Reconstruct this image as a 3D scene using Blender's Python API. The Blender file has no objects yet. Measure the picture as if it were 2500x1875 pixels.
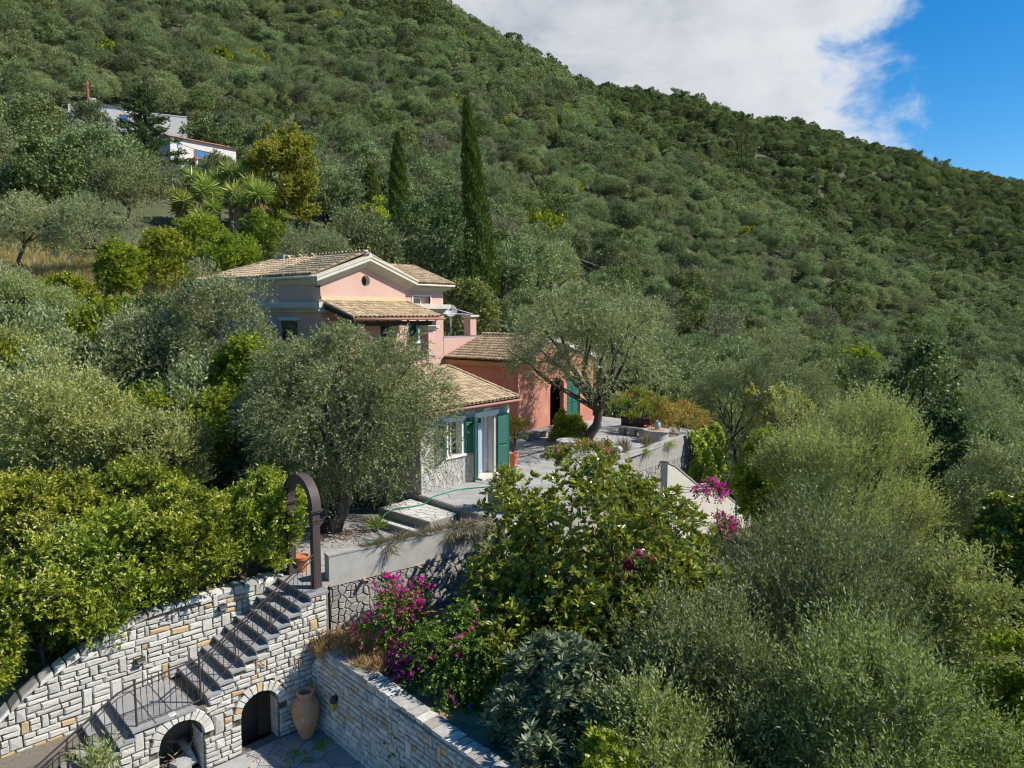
import bpy, math, random
import numpy as np
from mathutils import Vector, Matrix

rad = math.radians
sc = bpy.context.scene
COL = sc.collection

# ---------------------------------------------------------------- camera
YAW = rad(38.7)
cam_d = bpy.data.cameras.new('camera')
cam = bpy.data.objects.new('camera', cam_d)
COL.objects.link(cam)
cam.location = (0, 0, 6.3)
cam.rotation_euler = (rad(90 - 5.756), 0, YAW - rad(90))
cam_d.sensor_width = 36
cam_d.lens = 25.0
cam_d.clip_start = 0.1
cam_d.clip_end = 6000
sc.camera = cam

# ---------------------------------------------------------------- light and sky
SUN = Vector((0.434, -0.563, 0.704)).normalized()
SUN_EL = math.asin(SUN.z)
SUN_ROT = math.atan2(SUN.x, SUN.y)
sun_d = bpy.data.lights.new('sun', 'SUN')
sun_d.energy = 3.6
sun_d.angle = rad(0.55)
sun_d.color = (1.0, 0.95, 0.86)
sun = bpy.data.objects.new('sun', sun_d)
COL.objects.link(sun)
sun.rotation_euler = (-SUN).to_track_quat('-Z', 'Y').to_euler()
sun.location = (30, -40, 60)

vs = sc.view_settings
vs.view_transform = 'Standard'
vs.look = 'None'
vs.exposure = 0.85
vs.gamma = 1.0
sc.cycles.max_bounces = 5
sc.cycles.diffuse_bounces = 3
sc.cycles.glossy_bounces = 2
sc.cycles.transmission_bounces = 2
sc.cycles.transparent_max_bounces = 6
sc.cycles.caustics_reflective = False
sc.cycles.caustics_refractive = False
sc.cycles.use_denoising = True
sc.cycles.use_adaptive_sampling = True
sc.cycles.adaptive_threshold = 0.03
sc.cycles.filter_width = 1.05

world = bpy.data.worlds.new('World')
sc.world = world
world.use_nodes = True


def build_sky():
    nt = world.node_tree
    N, L = nt.nodes, nt.links
    N.clear()
    out = N.new('ShaderNodeOutputWorld')
    bg = N.new('ShaderNodeBackground')
    bg.inputs['Strength'].default_value = 0.15
    sky = N.new('ShaderNodeTexSky')
    sky.sky_type = 'NISHITA'
    sky.sun_disc = False
    sky.sun_elevation = SUN_EL
    sky.sun_rotation = SUN_ROT
    sky.altitude = 100
    sky.air_density = 1.0
    sky.dust_density = 0.25
    sky.ozone_density = 4.0
    tc = N.new('ShaderNodeTexCoord')

    def math_(op, a, b=None, clamp=False):
        n = N.new('ShaderNodeMath'); n.operation = op; n.use_clamp = clamp
        for k, v in enumerate((a, b)):
            if v is None: continue
            if isinstance(v, (int, float)): n.inputs[k].default_value = v
            else: L.new(v, n.inputs[k])
        return n.outputs[0]

    def vmath(op, a, b):
        n = N.new('ShaderNodeVectorMath'); n.operation = op
        for k, v in enumerate((a, b)):
            if isinstance(v, (tuple, list)): n.inputs[k].default_value = v
            elif v is not None: L.new(v, n.inputs[k])
        return n

    d = tc.outputs['Generated']
    # the cloud bank sits over the mountain: a broad cap round this direction
    fwd = Vector((math.cos(YAW), math.sin(YAW), 0)); rgt = Vector((math.sin(YAW), -math.cos(YAW), 0))
    cdir = (fwd + rgt * -0.05 + Vector((0, 0, 0.41))).normalized()
    cap = vmath('DOT_PRODUCT', d, tuple(cdir)).outputs['Value']

    def fbm(scale, detail, rough, off=(0, 0, 0), dist=0.0):
        v = vmath('ADD', d, off).outputs[0]
        m = N.new('ShaderNodeMapping'); m.inputs['Scale'].default_value = (1, 1, 1.6)
        L.new(v, m.inputs['Vector'])
        t = N.new('ShaderNodeTexNoise'); t.inputs['Scale'].default_value = scale
        t.inputs['Detail'].default_value = detail; t.inputs['Roughness'].default_value = rough
        t.inputs['Distortion'].default_value = dist
        L.new(m.outputs[0], t.inputs['Vector'])
        return t.outputs['Fac']
    big = fbm(2.6, 10, 0.60)
    fine = fbm(9.0, 12, 0.62, (1.3, 0.2, 0.7), 0.3)
    mr = N.new('ShaderNodeMapRange'); L.new(cap, mr.inputs['Value'])
    mr.inputs['From Min'].default_value = 0.825; mr.inputs['From Max'].default_value = 0.97
    mr.inputs['To Min'].default_value = -0.14; mr.inputs['To Max'].default_value = 0.40
    cov = math_('ADD', math_('MULTIPLY', big, 0.55), math_('MULTIPLY', fine, 0.45))
    cov = math_('ADD', cov, mr.outputs[0])
    mr2 = N.new('ShaderNodeMapRange'); mr2.interpolation_type = 'SMOOTHSTEP'
    L.new(cov, mr2.inputs['Value'])
    mr2.inputs['From Min'].default_value = 0.50; mr2.inputs['From Max'].default_value = 0.66
    mask = mr2.outputs[0]
    # inside tone: brighter where thin, greyer in the thick heart
    sh0 = fbm(5.0, 9, 0.58, (0.3, 1.1, 2.3), 0.4)
    shr = N.new('ShaderNodeMapRange'); L.new(sh0, shr.inputs['Value'])
    shr.inputs['From Min'].default_value = 0.36; shr.inputs['From Max'].default_value = 0.64
    sh = shr.outputs[0]
    thick = N.new('ShaderNodeMapRange'); L.new(cov, thick.inputs['Value'])
    thick.inputs['From Min'].default_value = 0.60; thick.inputs['From Max'].default_value = 0.98
    tone = math_('MULTIPLY', thick.outputs[0], math_('ADD', math_('MULTIPLY', sh, 0.75), 0.25), True)
    ramp = N.new('ShaderNodeValToRGB')
    ramp.color_ramp.elements[0].color = (3.0, 3.08, 3.2, 1)
    ramp.color_ramp.elements[1].color = (0.95, 1.15, 1.5, 1)
    L.new(tone, ramp.inputs['Fac'])
    mix = N.new('ShaderNodeMix'); mix.data_type = 'RGBA'
    hs = N.new('ShaderNodeHueSaturation'); hs.inputs['Saturation'].default_value = 1.42
    hs.inputs['Value'].default_value = 0.50
    L.new(sky.outputs[0], hs.inputs['Color'])
    L.new(mask, mix.inputs['Factor']); L.new(hs.outputs[0], mix.inputs['A']); L.new(ramp.outputs[0], mix.inputs['B'])
    L.new(mix.outputs['Result'], bg.inputs['Color'])
    L.new(bg.outputs[0], out.inputs['Surface'])


build_sky()

# ---------------------------------------------------------------- materials
MATS = {}


def _nodes(name):
    m = bpy.data.materials.new(name); m.use_nodes = True
    nt = m.node_tree; nt.nodes.clear()
    out = nt.nodes.new('ShaderNodeOutputMaterial')
    return m, nt.nodes, nt.links, out


def surf(name, c1, c2=None, scale=6.0, rough=0.85, bump=0.0, bscale=None, rnd=0.0, c3=None, s3=1.2, t3=(0.55, 0.7),
         spec=0.3, detail=6, metal=0.0, world=False, stretch=(1, 1, 1)):
    """Procedural surface: two-tone noise, optional third tone in patches, per-object brightness, bump."""
    m, N, L, out = _nodes(name)
    p = N.new('ShaderNodeBsdfPrincipled')
    p.inputs['Roughness'].default_value = rough
    p.inputs['Metallic'].default_value = metal
    p.inputs['Specular IOR Level'].default_value = spec
    tc = N.new('ShaderNodeTexCoord')
    oi = N.new('ShaderNodeObjectInfo')
    gi = N.new('ShaderNodeNewGeometry')
    ra = N.new('ShaderNodeMath'); ra.operation = 'ADD'
    L.new(oi.outputs['Random'], ra.inputs[0]); L.new(gi.outputs['Random Per Island'], ra.inputs[1])
    rf = N.new('ShaderNodeMath'); rf.operation = 'FRACT'; L.new(ra.outputs[0], rf.inputs[0])
    RND = rf.outputs[0]
    if world:
        g = N.new('ShaderNodeNewGeometry'); src = g.outputs['Position']
    else:
        src = tc.outputs['Object']
    add = N.new('ShaderNodeVectorMath'); add.operation = 'ADD'
    L.new(src, add.inputs[0])
    if rnd and not world:
        sm = N.new('ShaderNodeVectorMath'); sm.operation = 'SCALE'
        cmb = N.new('ShaderNodeCombineXYZ')
        for k in range(3): L.new(RND, cmb.inputs[k])
        L.new(cmb.outputs[0], sm.inputs[0]); sm.inputs['Scale'].default_value = 37.0
        L.new(sm.outputs[0], add.inputs[1])
    mp = N.new('ShaderNodeMapping'); mp.inputs['Scale'].default_value = stretch
    L.new(add.outputs[0], mp.inputs['Vector'])
    co = mp.outputs[0]

    def noise(sca, det=detail, ro=0.6):
        t = N.new('ShaderNodeTexNoise'); t.inputs['Scale'].default_value = sca
        t.inputs['Detail'].default_value = det; t.inputs['Roughness'].default_value = ro
        L.new(co, t.inputs['Vector']); return t.outputs['Fac']

    def ramp(f, lo, hi):
        r = N.new('ShaderNodeMapRange'); r.inputs['From Min'].default_value = lo; r.inputs['From Max'].default_value = hi
        L.new(f, r.inputs['Value']); return r.outputs[0]

    def mix(f, a, b, kind='MIX'):
        x = N.new('ShaderNodeMix'); x.data_type = 'RGBA'; x.blend_type = kind
        if isinstance(f, float): x.inputs['Factor'].default_value = f
        else: L.new(f, x.inputs['Factor'])
        for k, v in (('A', a), ('B', b)):
            if isinstance(v, tuple): x.inputs[k].default_value = (*v, 1)
            else: L.new(v, x.inputs[k])
        return x.outputs['Result']
    col = mix(ramp(noise(scale), 0.32, 0.68), c1, c2 or tuple(v * 0.8 for v in c1))
    if c3:
        col = mix(ramp(noise(s3, 4, 0.65), *t3), col, c3)
    if rnd:
        r = N.new('ShaderNodeMapRange'); L.new(RND, r.inputs['Value'])
        r.inputs['To Min'].default_value = 1 - rnd; r.inputs['To Max'].default_value = 1 + rnd * 0.6
        h = N.new('ShaderNodeHueSaturation'); L.new(r.outputs[0], h.inputs['Value']); L.new(col, h.inputs['Color'])
        col = h.outputs[0]
    L.new(col, p.inputs['Base Color'])
    if bump:
        b = N.new('ShaderNodeBump'); b.inputs['Strength'].default_value = min(1, bump); b.inputs['Distance'].default_value = 0.02 * max(1, bump)
        L.new(noise(bscale or scale * 4, 8, 0.65), b.inputs['Height']); L.new(b.outputs[0], p.inputs['Normal'])
    L.new(p.outputs[0], out.inputs['Surface'])
    MATS[name] = m
    return m


def leafmat(name, lo, hi, back=None, trans=0.3, rough=0.5, spec=0.35, rnd=0.18, accent=None, at=0.93, hue=0.02):
    """Leaf: colour from each leaf's own tint, paler underside, some light let through, tree-to-tree variation."""
    m, N, L, out = _nodes(name)
    at_n = N.new('ShaderNodeAttribute'); at_n.attribute_name = 'tint'
    cr = N.new('ShaderNodeValToRGB')
    cr.color_ramp.elements[0].color = (*lo, 1); cr.color_ramp.elements[1].color = (*hi, 1)
    cr.color_ramp.elements[1].position = 0.9
    if accent:
        e = cr.color_ramp.elements.new(at); e.color = (*accent, 1)
    L.new(at_n.outputs['Fac'], cr.inputs['Fac'])
    col = cr.outputs[0]
    if back:
        g = N.new('ShaderNodeNewGeometry')
        x = N.new('ShaderNodeMix'); x.data_type = 'RGBA'
        L.new(g.outputs['Backfacing'], x.inputs['Factor']); L.new(col, x.inputs['A']); x.inputs['B'].default_value = (*back, 1)
        col = x.outputs['Result']
    oi = N.new('ShaderNodeObjectInfo')
    h = N.new('ShaderNodeHueSaturation')
    r = N.new('ShaderNodeMapRange'); L.new(oi.outputs['Random'], r.inputs['Value'])
    r.inputs['To Min'].default_value = 1 - rnd; r.inputs['To Max'].default_value = 1 + rnd
    L.new(r.outputs[0], h.inputs['Value'])
    mo = N.new('ShaderNodeMath'); mo.operation = 'MULTIPLY'; L.new(oi.outputs['Random'], mo.inputs[0]); mo.inputs[1].default_value = 17.37
    fr = N.new('ShaderNodeMath'); fr.operation = 'FRACT'; L.new(mo.outputs[0], fr.inputs[0])
    r2 = N.new('ShaderNodeMapRange'); L.new(fr.outputs[0], r2.inputs['Value'])
    r2.inputs['To Min'].default_value = 0.5 - hue; r2.inputs['To Max'].default_value = 0.5 + hue
    L.new(r2.outputs[0], h.inputs['Hue'])
    L.new(col, h.inputs['Color']); col = h.outputs[0]
    p = N.new('ShaderNodeBsdfPrincipled'); p.inputs['Roughness'].default_value = rough
    p.inputs['Specular IOR Level'].default_value = spec
    L.new(col, p.inputs['Base Color'])
    t = N.new('ShaderNodeBsdfTranslucent')
    tcx = N.new('ShaderNodeMix'); tcx.data_type = 'RGBA'; tcx.blend_type = 'MULTIPLY'; tcx.inputs['Factor'].default_value = 1
    L.new(col, tcx.inputs['A']); tcx.inputs['B'].default_value = (1.25, 1.35, 0.6, 1)
    L.new(tcx.outputs['Result'], t.inputs['Color'])
    ms = N.new('ShaderNodeMixShader'); ms.inputs[0].default_value = trans
    L.new(p.outputs[0], ms.inputs[1]); L.new(t.outputs[0], ms.inputs[2]); L.new(ms.outputs[0], out.inputs['Surface'])
    MATS[name] = m
    return m


surf('limestone', (0.72, 0.685, 0.61), (0.55, 0.515, 0.45), 9, 0.9, 0.9, 26, rnd=0.20, c3=(0.33, 0.29, 0.24), s3=6, t3=(0.56, 0.80))
surf('limestone_ochre', (0.60, 0.47, 0.30), (0.58, 0.36, 0.15), 7, 0.9, 0.6, 28, rnd=0.2, c3=(0.60, 0.55, 0.47), s3=5)
surf('mortar', (0.22, 0.19, 0.15), (0.14, 0.12, 0.095), 14, 0.95, 0.6, 40)
surf('rubble', (0.44, 0.415, 0.375), (0.31, 0.295, 0.265), 7, 0.95, 0.9, 22, rnd=0.22, c3=(0.42, 0.36, 0.27), s3=3)
surf('rubble_mortar', (0.31, 0.275, 0.225), (0.22, 0.195, 0.16), 6, 0.95, 0.8, 20)
surf('slate', (0.36, 0.35, 0.34), (0.26, 0.255, 0.25), 3.5, 0.75, 0.35, 18, rnd=0.14, c3=(0.30, 0.285, 0.265), s3=2)
surf('slate_pave', (0.40, 0.39, 0.375), (0.29, 0.285, 0.275), 2.2, 0.8, 0.3, 16, rnd=0.14, c3=(0.36, 0.325, 0.28), s3=1.3)
surf('joint', (0.19, 0.18, 0.165), (0.13, 0.125, 0.115), 8, 0.95, 0.4)
surf('pale_pave', (0.62, 0.59, 0.54), (0.45, 0.43, 0.40), 4, 0.85, 0.4, 18, rnd=0.15)
surf('concrete', (0.49, 0.465, 0.405), (0.37, 0.355, 0.315), 3, 0.92, 0.5, 30, c3=(0.46, 0.45, 0.41), s3=1.1, t3=(0.45, 0.7))
surf('old_concrete', (0.42, 0.39, 0.35), (0.29, 0.27, 0.245), 3.5, 0.92, 0.6, 26, c3=(0.20, 0.19, 0.17), s3=2.2, t3=(0.58, 0.75))
surf('cream_concrete', (0.62, 0.585, 0.50), (0.52, 0.49, 0.42), 2.5, 0.9, 0.4, 22, c3=(0.36, 0.34, 0.30), s3=1.4, t3=(0.6, 0.8))
surf('pink_plaster', (0.64, 0.405, 0.335), (0.58, 0.36, 0.295), 1.2, 0.9, 0.12, 30, c3=(0.61, 0.425, 0.36), s3=0.7, t3=(0.45, 0.75))
surf('salmon_plaster', (0.53, 0.225, 0.155), (0.46, 0.19, 0.13), 1.4, 0.9, 0.12, 30, c3=(0.56, 0.28, 0.19), s3=0.8, t3=(0.5, 0.75))
surf('yellow_plaster', (0.72, 0.50, 0.28), (0.66, 0.47, 0.30), 2.0, 0.9, 0.1)
surf('cornice', (0.66, 0.60, 0.48), (0.56, 0.51, 0.42), 2.4, 0.85, 0.2, 24, c3=(0.34, 0.32, 0.28), s3=1.7, t3=(0.60, 0.80))
surf('white_trim', (0.74, 0.72, 0.66), (0.64, 0.62, 0.57), 4, 0.7, 0.1)
surf('cottage_wall', (0.43, 0.41, 0.37), (0.30, 0.29, 0.265), 3.2, 0.92, 0.8, 16, c3=(0.52, 0.50, 0.46), s3=2.0, t3=(0.45, 0.6))
surf('tile', (0.54, 0.415, 0.255), (0.44, 0.315, 0.19), 6, 0.9, 0.3, 30, rnd=0.30, c3=(0.20, 0.155, 0.11), s3=4, t3=(0.62, 0.80))
surf('tile_pan', (0.30, 0.20, 0.12), (0.19, 0.135, 0.09), 5, 0.92, 0.3, 30)
surf('green_paint', (0.012, 0.115, 0.080), (0.010, 0.095, 0.068), 6, 0.55, 0.05, spec=0.3)
surf('dark_green_paint', (0.010, 0.060, 0.045), (0.008, 0.05, 0.038), 6, 0.55)
surf('brown_iron', (0.085, 0.062, 0.055), (0.065, 0.048, 0.044), 8, 0.6, 0.1)
surf('dark_iron', (0.035, 0.033, 0.032), (0.055, 0.045, 0.04), 12, 0.55)
surf('old_wood', (0.065, 0.045, 0.033), (0.04, 0.028, 0.021), 5, 0.85, 0.4, stretch=(1, 1, 6))
surf('pole_wood', (0.20, 0.085, 0.05), (0.14, 0.06, 0.035), 5, 0.85, 0.3)
surf('honey_wood', (0.46, 0.27, 0.115), (0.36, 0.20, 0.085), 4, 0.75, 0.2, stretch=(1, 8, 1))
surf('terracotta', (0.55, 0.30, 0.17), (0.46, 0.245, 0.135), 5, 0.85, 0.25, 30, c3=(0.58, 0.40, 0.27), s3=3)
surf('red_pot', (0.56, 0.19, 0.09), (0.47, 0.155, 0.075), 5, 0.8, 0.15)
surf('steel', (0.50, 0.52, 0.54), (0.40, 0.42, 0.44), 9, 0.45, metal=0.6)
surf('pale_blue_metal', (0.42, 0.48, 0.54), (0.33, 0.39, 0.45), 9, 0.5)
surf('dish_white', (0.62, 0.63, 0.64), (0.52, 0.53, 0.54), 5, 0.5)
surf('copper_gutter', (0.40, 0.19, 0.14), (0.32, 0.15, 0.12), 5, 0.6)
surf('hose_green', (0.01, 0.25, 0.15), (0.01, 0.2, 0.12), 5, 0.4)
surf('curtain_blue', (0.50, 0.56, 0.72), (0.36, 0.43, 0.62), 5, 0.9, stretch=(14, 1, 0.4))
surf('curtain_red', (0.34, 0.03, 0.03), (0.26, 0.02, 0.025), 5, 0.9)
surf('dark_room', (0.012, 0.012, 0.014), (0.008, 0.008, 0.01), 3, 0.9)
surf('glass', (0.03, 0.045, 0.06), (0.025, 0.035, 0.05), 2, 0.08, spec=0.9)
surf('blue_glass', (0.09, 0.20, 0.38), (0.07, 0.16, 0.32), 2, 0.1, spec=0.8)
surf('villa_white', (0.70, 0.66, 0.61), (0.63, 0.595, 0.55), 1.5, 0.9)
surf('villa_red', (0.45, 0.17, 0.10), (0.38, 0.14, 0.085), 1.5, 0.9)
surf('villa_tile', (0.42, 0.20, 0.12), (0.33, 0.15, 0.09), 5, 0.9)
surf('lamp_glass', (0.55, 0.38, 0.05), (0.45, 0.30, 0.04), 8, 0.4)
surf('bark', (0.105, 0.085, 0.068), (0.055, 0.045, 0.038), 6, 0.95, 1.0, 14, c3=(0.19, 0.165, 0.14), s3=3, stretch=(1, 1, 0.35))
surf('twig', (0.17, 0.14, 0.11), (0.10, 0.085, 0.065), 9, 0.95)
surf('dead_wood', (0.30, 0.23, 0.17), (0.20, 0.15, 0.11), 9, 0.95)
surf('yucca_trunk', (0.32, 0.25, 0.17), (0.22, 0.165, 0.11), 12, 0.95, 0.8, stretch=(1, 1, 3))
surf('soil', (0.20, 0.155, 0.10), (0.135, 0.105, 0.07), 2.5, 0.95, 0.7, 14, world=True, c3=(0.36, 0.27, 0.135), s3=0.9, t3=(0.42, 0.62))
surf('hillside', (0.105, 0.105, 0.052), (0.075, 0.085, 0.038), 0.6, 0.95, 0.5, 5, world=True, c3=(0.34, 0.25, 0.12), s3=0.10, t3=(0.60, 0.74))
surf('plaster_grey', (0.50, 0.49, 0.47), (0.42, 0.41, 0.40), 3, 0.9)
surf('iron_brown', (0.075, 0.052, 0.046), (0.055, 0.04, 0.036), 10, 0.6)
surf('rubbish', (0.42, 0.41, 0.40), (0.28, 0.26, 0.24), 4, 0.9)

leafmat('olive_leaf', (0.105, 0.138, 0.045), (0.270, 0.310, 0.120), back=(0.36, 0.385, 0.24), trans=0.25)
leafmat('olive_fresh', (0.120, 0.160, 0.036), (0.340, 0.385, 0.110), back=(0.38, 0.41, 0.21), trans=0.3)
leafmat('olive_yellow', (0.135, 0.170, 0.040), (0.440, 0.440, 0.130), back=(0.42, 0.44, 0.20), trans=0.3)
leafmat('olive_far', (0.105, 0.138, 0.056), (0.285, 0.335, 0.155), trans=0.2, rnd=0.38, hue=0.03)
leafmat('olive_grey', (0.155, 0.160, 0.095), (0.300, 0.300, 0.195), trans=0.2, rnd=0.2)
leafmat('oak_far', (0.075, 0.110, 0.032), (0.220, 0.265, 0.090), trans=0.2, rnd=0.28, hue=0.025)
leafmat('oak_leaf', (0.045, 0.083, 0.027), (0.143, 0.195, 0.068), trans=0.25, rnd=0.1)
leafmat('oak_light', (0.090, 0.135, 0.038), (0.300, 0.345, 0.112), trans=0.3, rnd=0.1)
leafmat('magnolia_leaf', (0.080, 0.135, 0.016), (0.330, 0.400, 0.045), back=(0.24, 0.22, 0.05), trans=0.25, rough=0.25, spec=0.6, rnd=0.06)
leafmat('loquat_leaf', (0.075, 0.110, 0.050), (0.250, 0.290, 0.175), trans=0.2, rough=0.6, rnd=0.06)
leafmat('citrus_leaf', (0.078, 0.129, 0.011), (0.370, 0.403, 0.034), trans=0.35, rnd=0.10, rough=0.4)
leafmat('hedge_leaf', (0.055, 0.100, 0.010), (0.440, 0.450, 0.055), trans=0.35, rnd=0.08, rough=0.4)
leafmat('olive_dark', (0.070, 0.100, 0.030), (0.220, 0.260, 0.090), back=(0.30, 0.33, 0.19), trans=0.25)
leafmat('hedge_flower', (0.46, 0.40, 0.15), (0.68, 0.60, 0.30), trans=0.3, rnd=0.08)
leafmat('dry_flower', (0.36, 0.27, 0.15), (0.58, 0.46, 0.28), trans=0.3, rnd=0.08)
leafmat('vine_leaf', (0.060, 0.120, 0.018), (0.255, 0.345, 0.045), trans=0.3, rnd=0.08)
leafmat('ivy_leaf', (0.120, 0.210, 0.022), (0.525, 0.600, 0.105), trans=0.3, rnd=0.06)
leafmat('trumpet_leaf', (0.210, 0.210, 0.045), (0.510, 0.360, 0.090), trans=0.3, rnd=0.06)
leafmat('orange_flower', (0.65, 0.12, 0.04), (0.80, 0.22, 0.10), trans=0.3, rnd=0.06)
leafmat('bract', (0.42, 0.01, 0.25), (0.80, 0.04, 0.52), trans=0.4, rnd=0.05, rough=0.7)
leafmat('pink_flower', (0.55, 0.10, 0.30), (0.75, 0.25, 0.45), trans=0.3, rnd=0.05)
leafmat('chestnut_leaf', (0.112, 0.135, 0.018), (0.405, 0.360, 0.045), trans=0.3, rnd=0.05, accent=(0.390, 0.225, 0.045), at=0.97)
leafmat('lime_leaf', (0.202, 0.246, 0.017), (0.470, 0.504, 0.034), trans=0.35, rnd=0.05)
leafmat('berry_leaf', (0.083, 0.128, 0.024), (0.285, 0.300, 0.068), trans=0.3, rnd=0.05)
leafmat('berry_red', (0.30, 0.03, 0.02), (0.46, 0.09, 0.06), trans=0.2, rnd=0.05)
leafmat('cypress_leaf', (0.055, 0.092, 0.015), (0.190, 0.235, 0.038), trans=0.15, rnd=0.08)
leafmat('yucca_leaf', (0.112, 0.173, 0.030), (0.390, 0.435, 0.105), trans=0.25, rnd=0.06, rough=0.4)
leafmat('fig_leaf', (0.165, 0.180, 0.038), (0.510, 0.465, 0.120), trans=0.35, rnd=0.05)
leafmat('dry_grass', (0.28, 0.19, 0.075), (0.52, 0.38, 0.18), trans=0.3, rnd=0.1)
leafmat('grey_grass', (0.17, 0.14, 0.11), (0.33, 0.28, 0.21), trans=0.3, rnd=0.1)
leafmat('green_grass', (0.135, 0.195, 0.030), (0.420, 0.480, 0.105), trans=0.3, rnd=0.1)
leafmat('fallen_leaf', (0.28, 0.13, 0.05), (0.48, 0.26, 0.11), trans=0.1, rnd=0.1)

# ---------------------------------------------------------------- mesh helpers
class MB:
    """Collects polygons, then links them as one mesh object."""
    def __init__(self): self.v = []; self.f = []

    def add(self, vs, fs):
        o = len(self.v); self.v += [tuple(p) for p in vs]; self.f += [tuple(i + o for i in f) for f in fs]; return self

    def box(self, x0, x1, y0, y1, z0, z1, c=0.0):
        v = [(x0, y0, z0), (x1, y0, z0), (x1, y1, z0), (x0, y1, z0), (x0, y0, z1), (x1, y0, z1), (x1, y1, z1), (x0, y1, z1)]
        return self.add(v, [(0, 3, 2, 1), (4, 5, 6, 7), (0, 1, 5, 4), (1, 2, 6, 5), (2, 3, 7, 6), (3, 0, 4, 7)])

    def prism(self, poly, z0, z1):
        """poly in XY (counter-clockwise), z may be lists."""
        n = len(poly)
        zl = z0 if isinstance(z0, (list, tuple)) else [z0] * n
        zh = z1 if isinstance(z1, (list, tuple)) else [z1] * n
        v = [(p[0], p[1], zl[i]) for i, p in enumerate(poly)] + [(p[0], p[1], zh[i]) for i, p in enumerate(poly)]
        f = [tuple(range(n - 1, -1, -1)), tuple(range(n, 2 * n))] + [(i, (i + 1) % n, n + (i + 1) % n, n + i) for i in range(n)]
        return self.add(v, f)

    def slabxz(self, poly, y0, y1):
        """poly in XZ, counter-clockwise seen from -Y, extruded along Y."""
        n = len(poly)
        v = [(p[0], y0, p[1]) for p in poly] + [(p[0], y1, p[1]) for p in poly]
        f = [tuple(range(n)), tuple(range(2 * n - 1, n - 1, -1))] + [((i + 1) % n, i, n + i, n + (i + 1) % n) for i in range(n)]
        return self.add(v, f)

    def slabyz(self, poly, x0, x1):
        """poly in YZ, extruded along X."""
        n = len(poly)
        v = [(x0, p[0], p[1]) for p in poly] + [(x1, p[0], p[1]) for p in poly]
        f = [tuple(range(n - 1, -1, -1)), tuple(range(n, 2 * n))] + [(i, (i + 1) % n, n + (i + 1) % n, n + i) for i in range(n)]
        return self.add(v, f)

    def tube(self, pts, r, n=8, cap=True):
        pts = [Vector(p) for p in pts]
        rr = r if isinstance(r, (list, tuple)) else [r] * len(pts)
        o = len(self.v); u = None
        for i, p in enumerate(pts):
            t = (pts[min(i + 1, len(pts) - 1)] - pts[max(i - 1, 0)])
            t = t.normalized() if t.length > 1e-9 else Vector((0, 0, 1))
            if u is None: u = t.orthogonal().normalized()
            u = (u - t * u.dot(t)); u = u.normalized() if u.length > 1e-6 else t.orthogonal().normalized()
            w = t.cross(u)
            for k in range(n):
                a = 2 * math.pi * k / n
                self.v.append(tuple(p + (u * math.cos(a) + w * math.sin(a)) * rr[i]))
        for i in range(len(pts) - 1):
            for k in range(n):
                a, b = o + i * n + k, o + i * n + (k + 1) % n
                self.f.append((a, b, b + n, a + n))
        if cap:
            self.f.append(tuple(o + k for k in range(n - 1, -1, -1)))
            e = o + (len(pts) - 1) * n; self.f.append(tuple(e + k for k in range(n)))
        return self

    def lathe(self, prof, n=24, c=(0, 0, 0)):
        o = len(self.v)
        for r, z in prof:
            for k in range(n):
                a = 2 * math.pi * k / n
                self.v.append((c[0] + r * math.cos(a), c[1] + r * math.sin(a), c[2] + z))
        for i in range(len(prof) - 1):
            for k in range(n):
                a, b = o + i * n + k, o + i * n + (k + 1) % n
                self.f.append((a, b, b + n, a + n))
        self.f.append(tuple(o + k for k in range(n - 1, -1, -1)))
        e = o + (len(prof) - 1) * n; self.f.append(tuple(e + k for k in range(n)))
        return self

    def build(self, name, mat, parent=None, smooth=False, loc=None, rz=0.0):
        me = bpy.data.meshes.new(name); me.from_pydata(self.v, [], self.f); me.materials.append(MATS[mat])
        if smooth:
            me.polygons.foreach_set('use_smooth', [True] * len(me.polygons))
        me.update()
        return place(name, me, parent, loc, rz)


def place(name, me, parent=None, loc=None, rz=0.0, scale=None, rot=None):
    o = bpy.data.objects.new(name, me); COL.objects.link(o)
    if parent: o.parent = parent
    if loc is not None: o.location = loc
    if rot is not None: o.rotation_euler = rot
    elif rz: o.rotation_euler = (0, 0, rz)
    if scale is not None: o.scale = scale
    return o


def tag(o, label, cat, group=None):
    o['label'] = label; o['category'] = cat
    if group: o['group'] = group
    return o


def thing(name, label, cat, loc=(0, 0, 0), rz=0.0, group=None):
    o = bpy.data.objects.new(name, None); COL.objects.link(o)
    o.empty_display_size = 0.2
    o.location = loc; o.rotation_euler = (0, 0, rz)
    return tag(o, label, cat, group)


def structure(o): o['kind'] = 'structure'; return o
def stuff(o): o['kind'] = 'stuff'; return o


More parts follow.
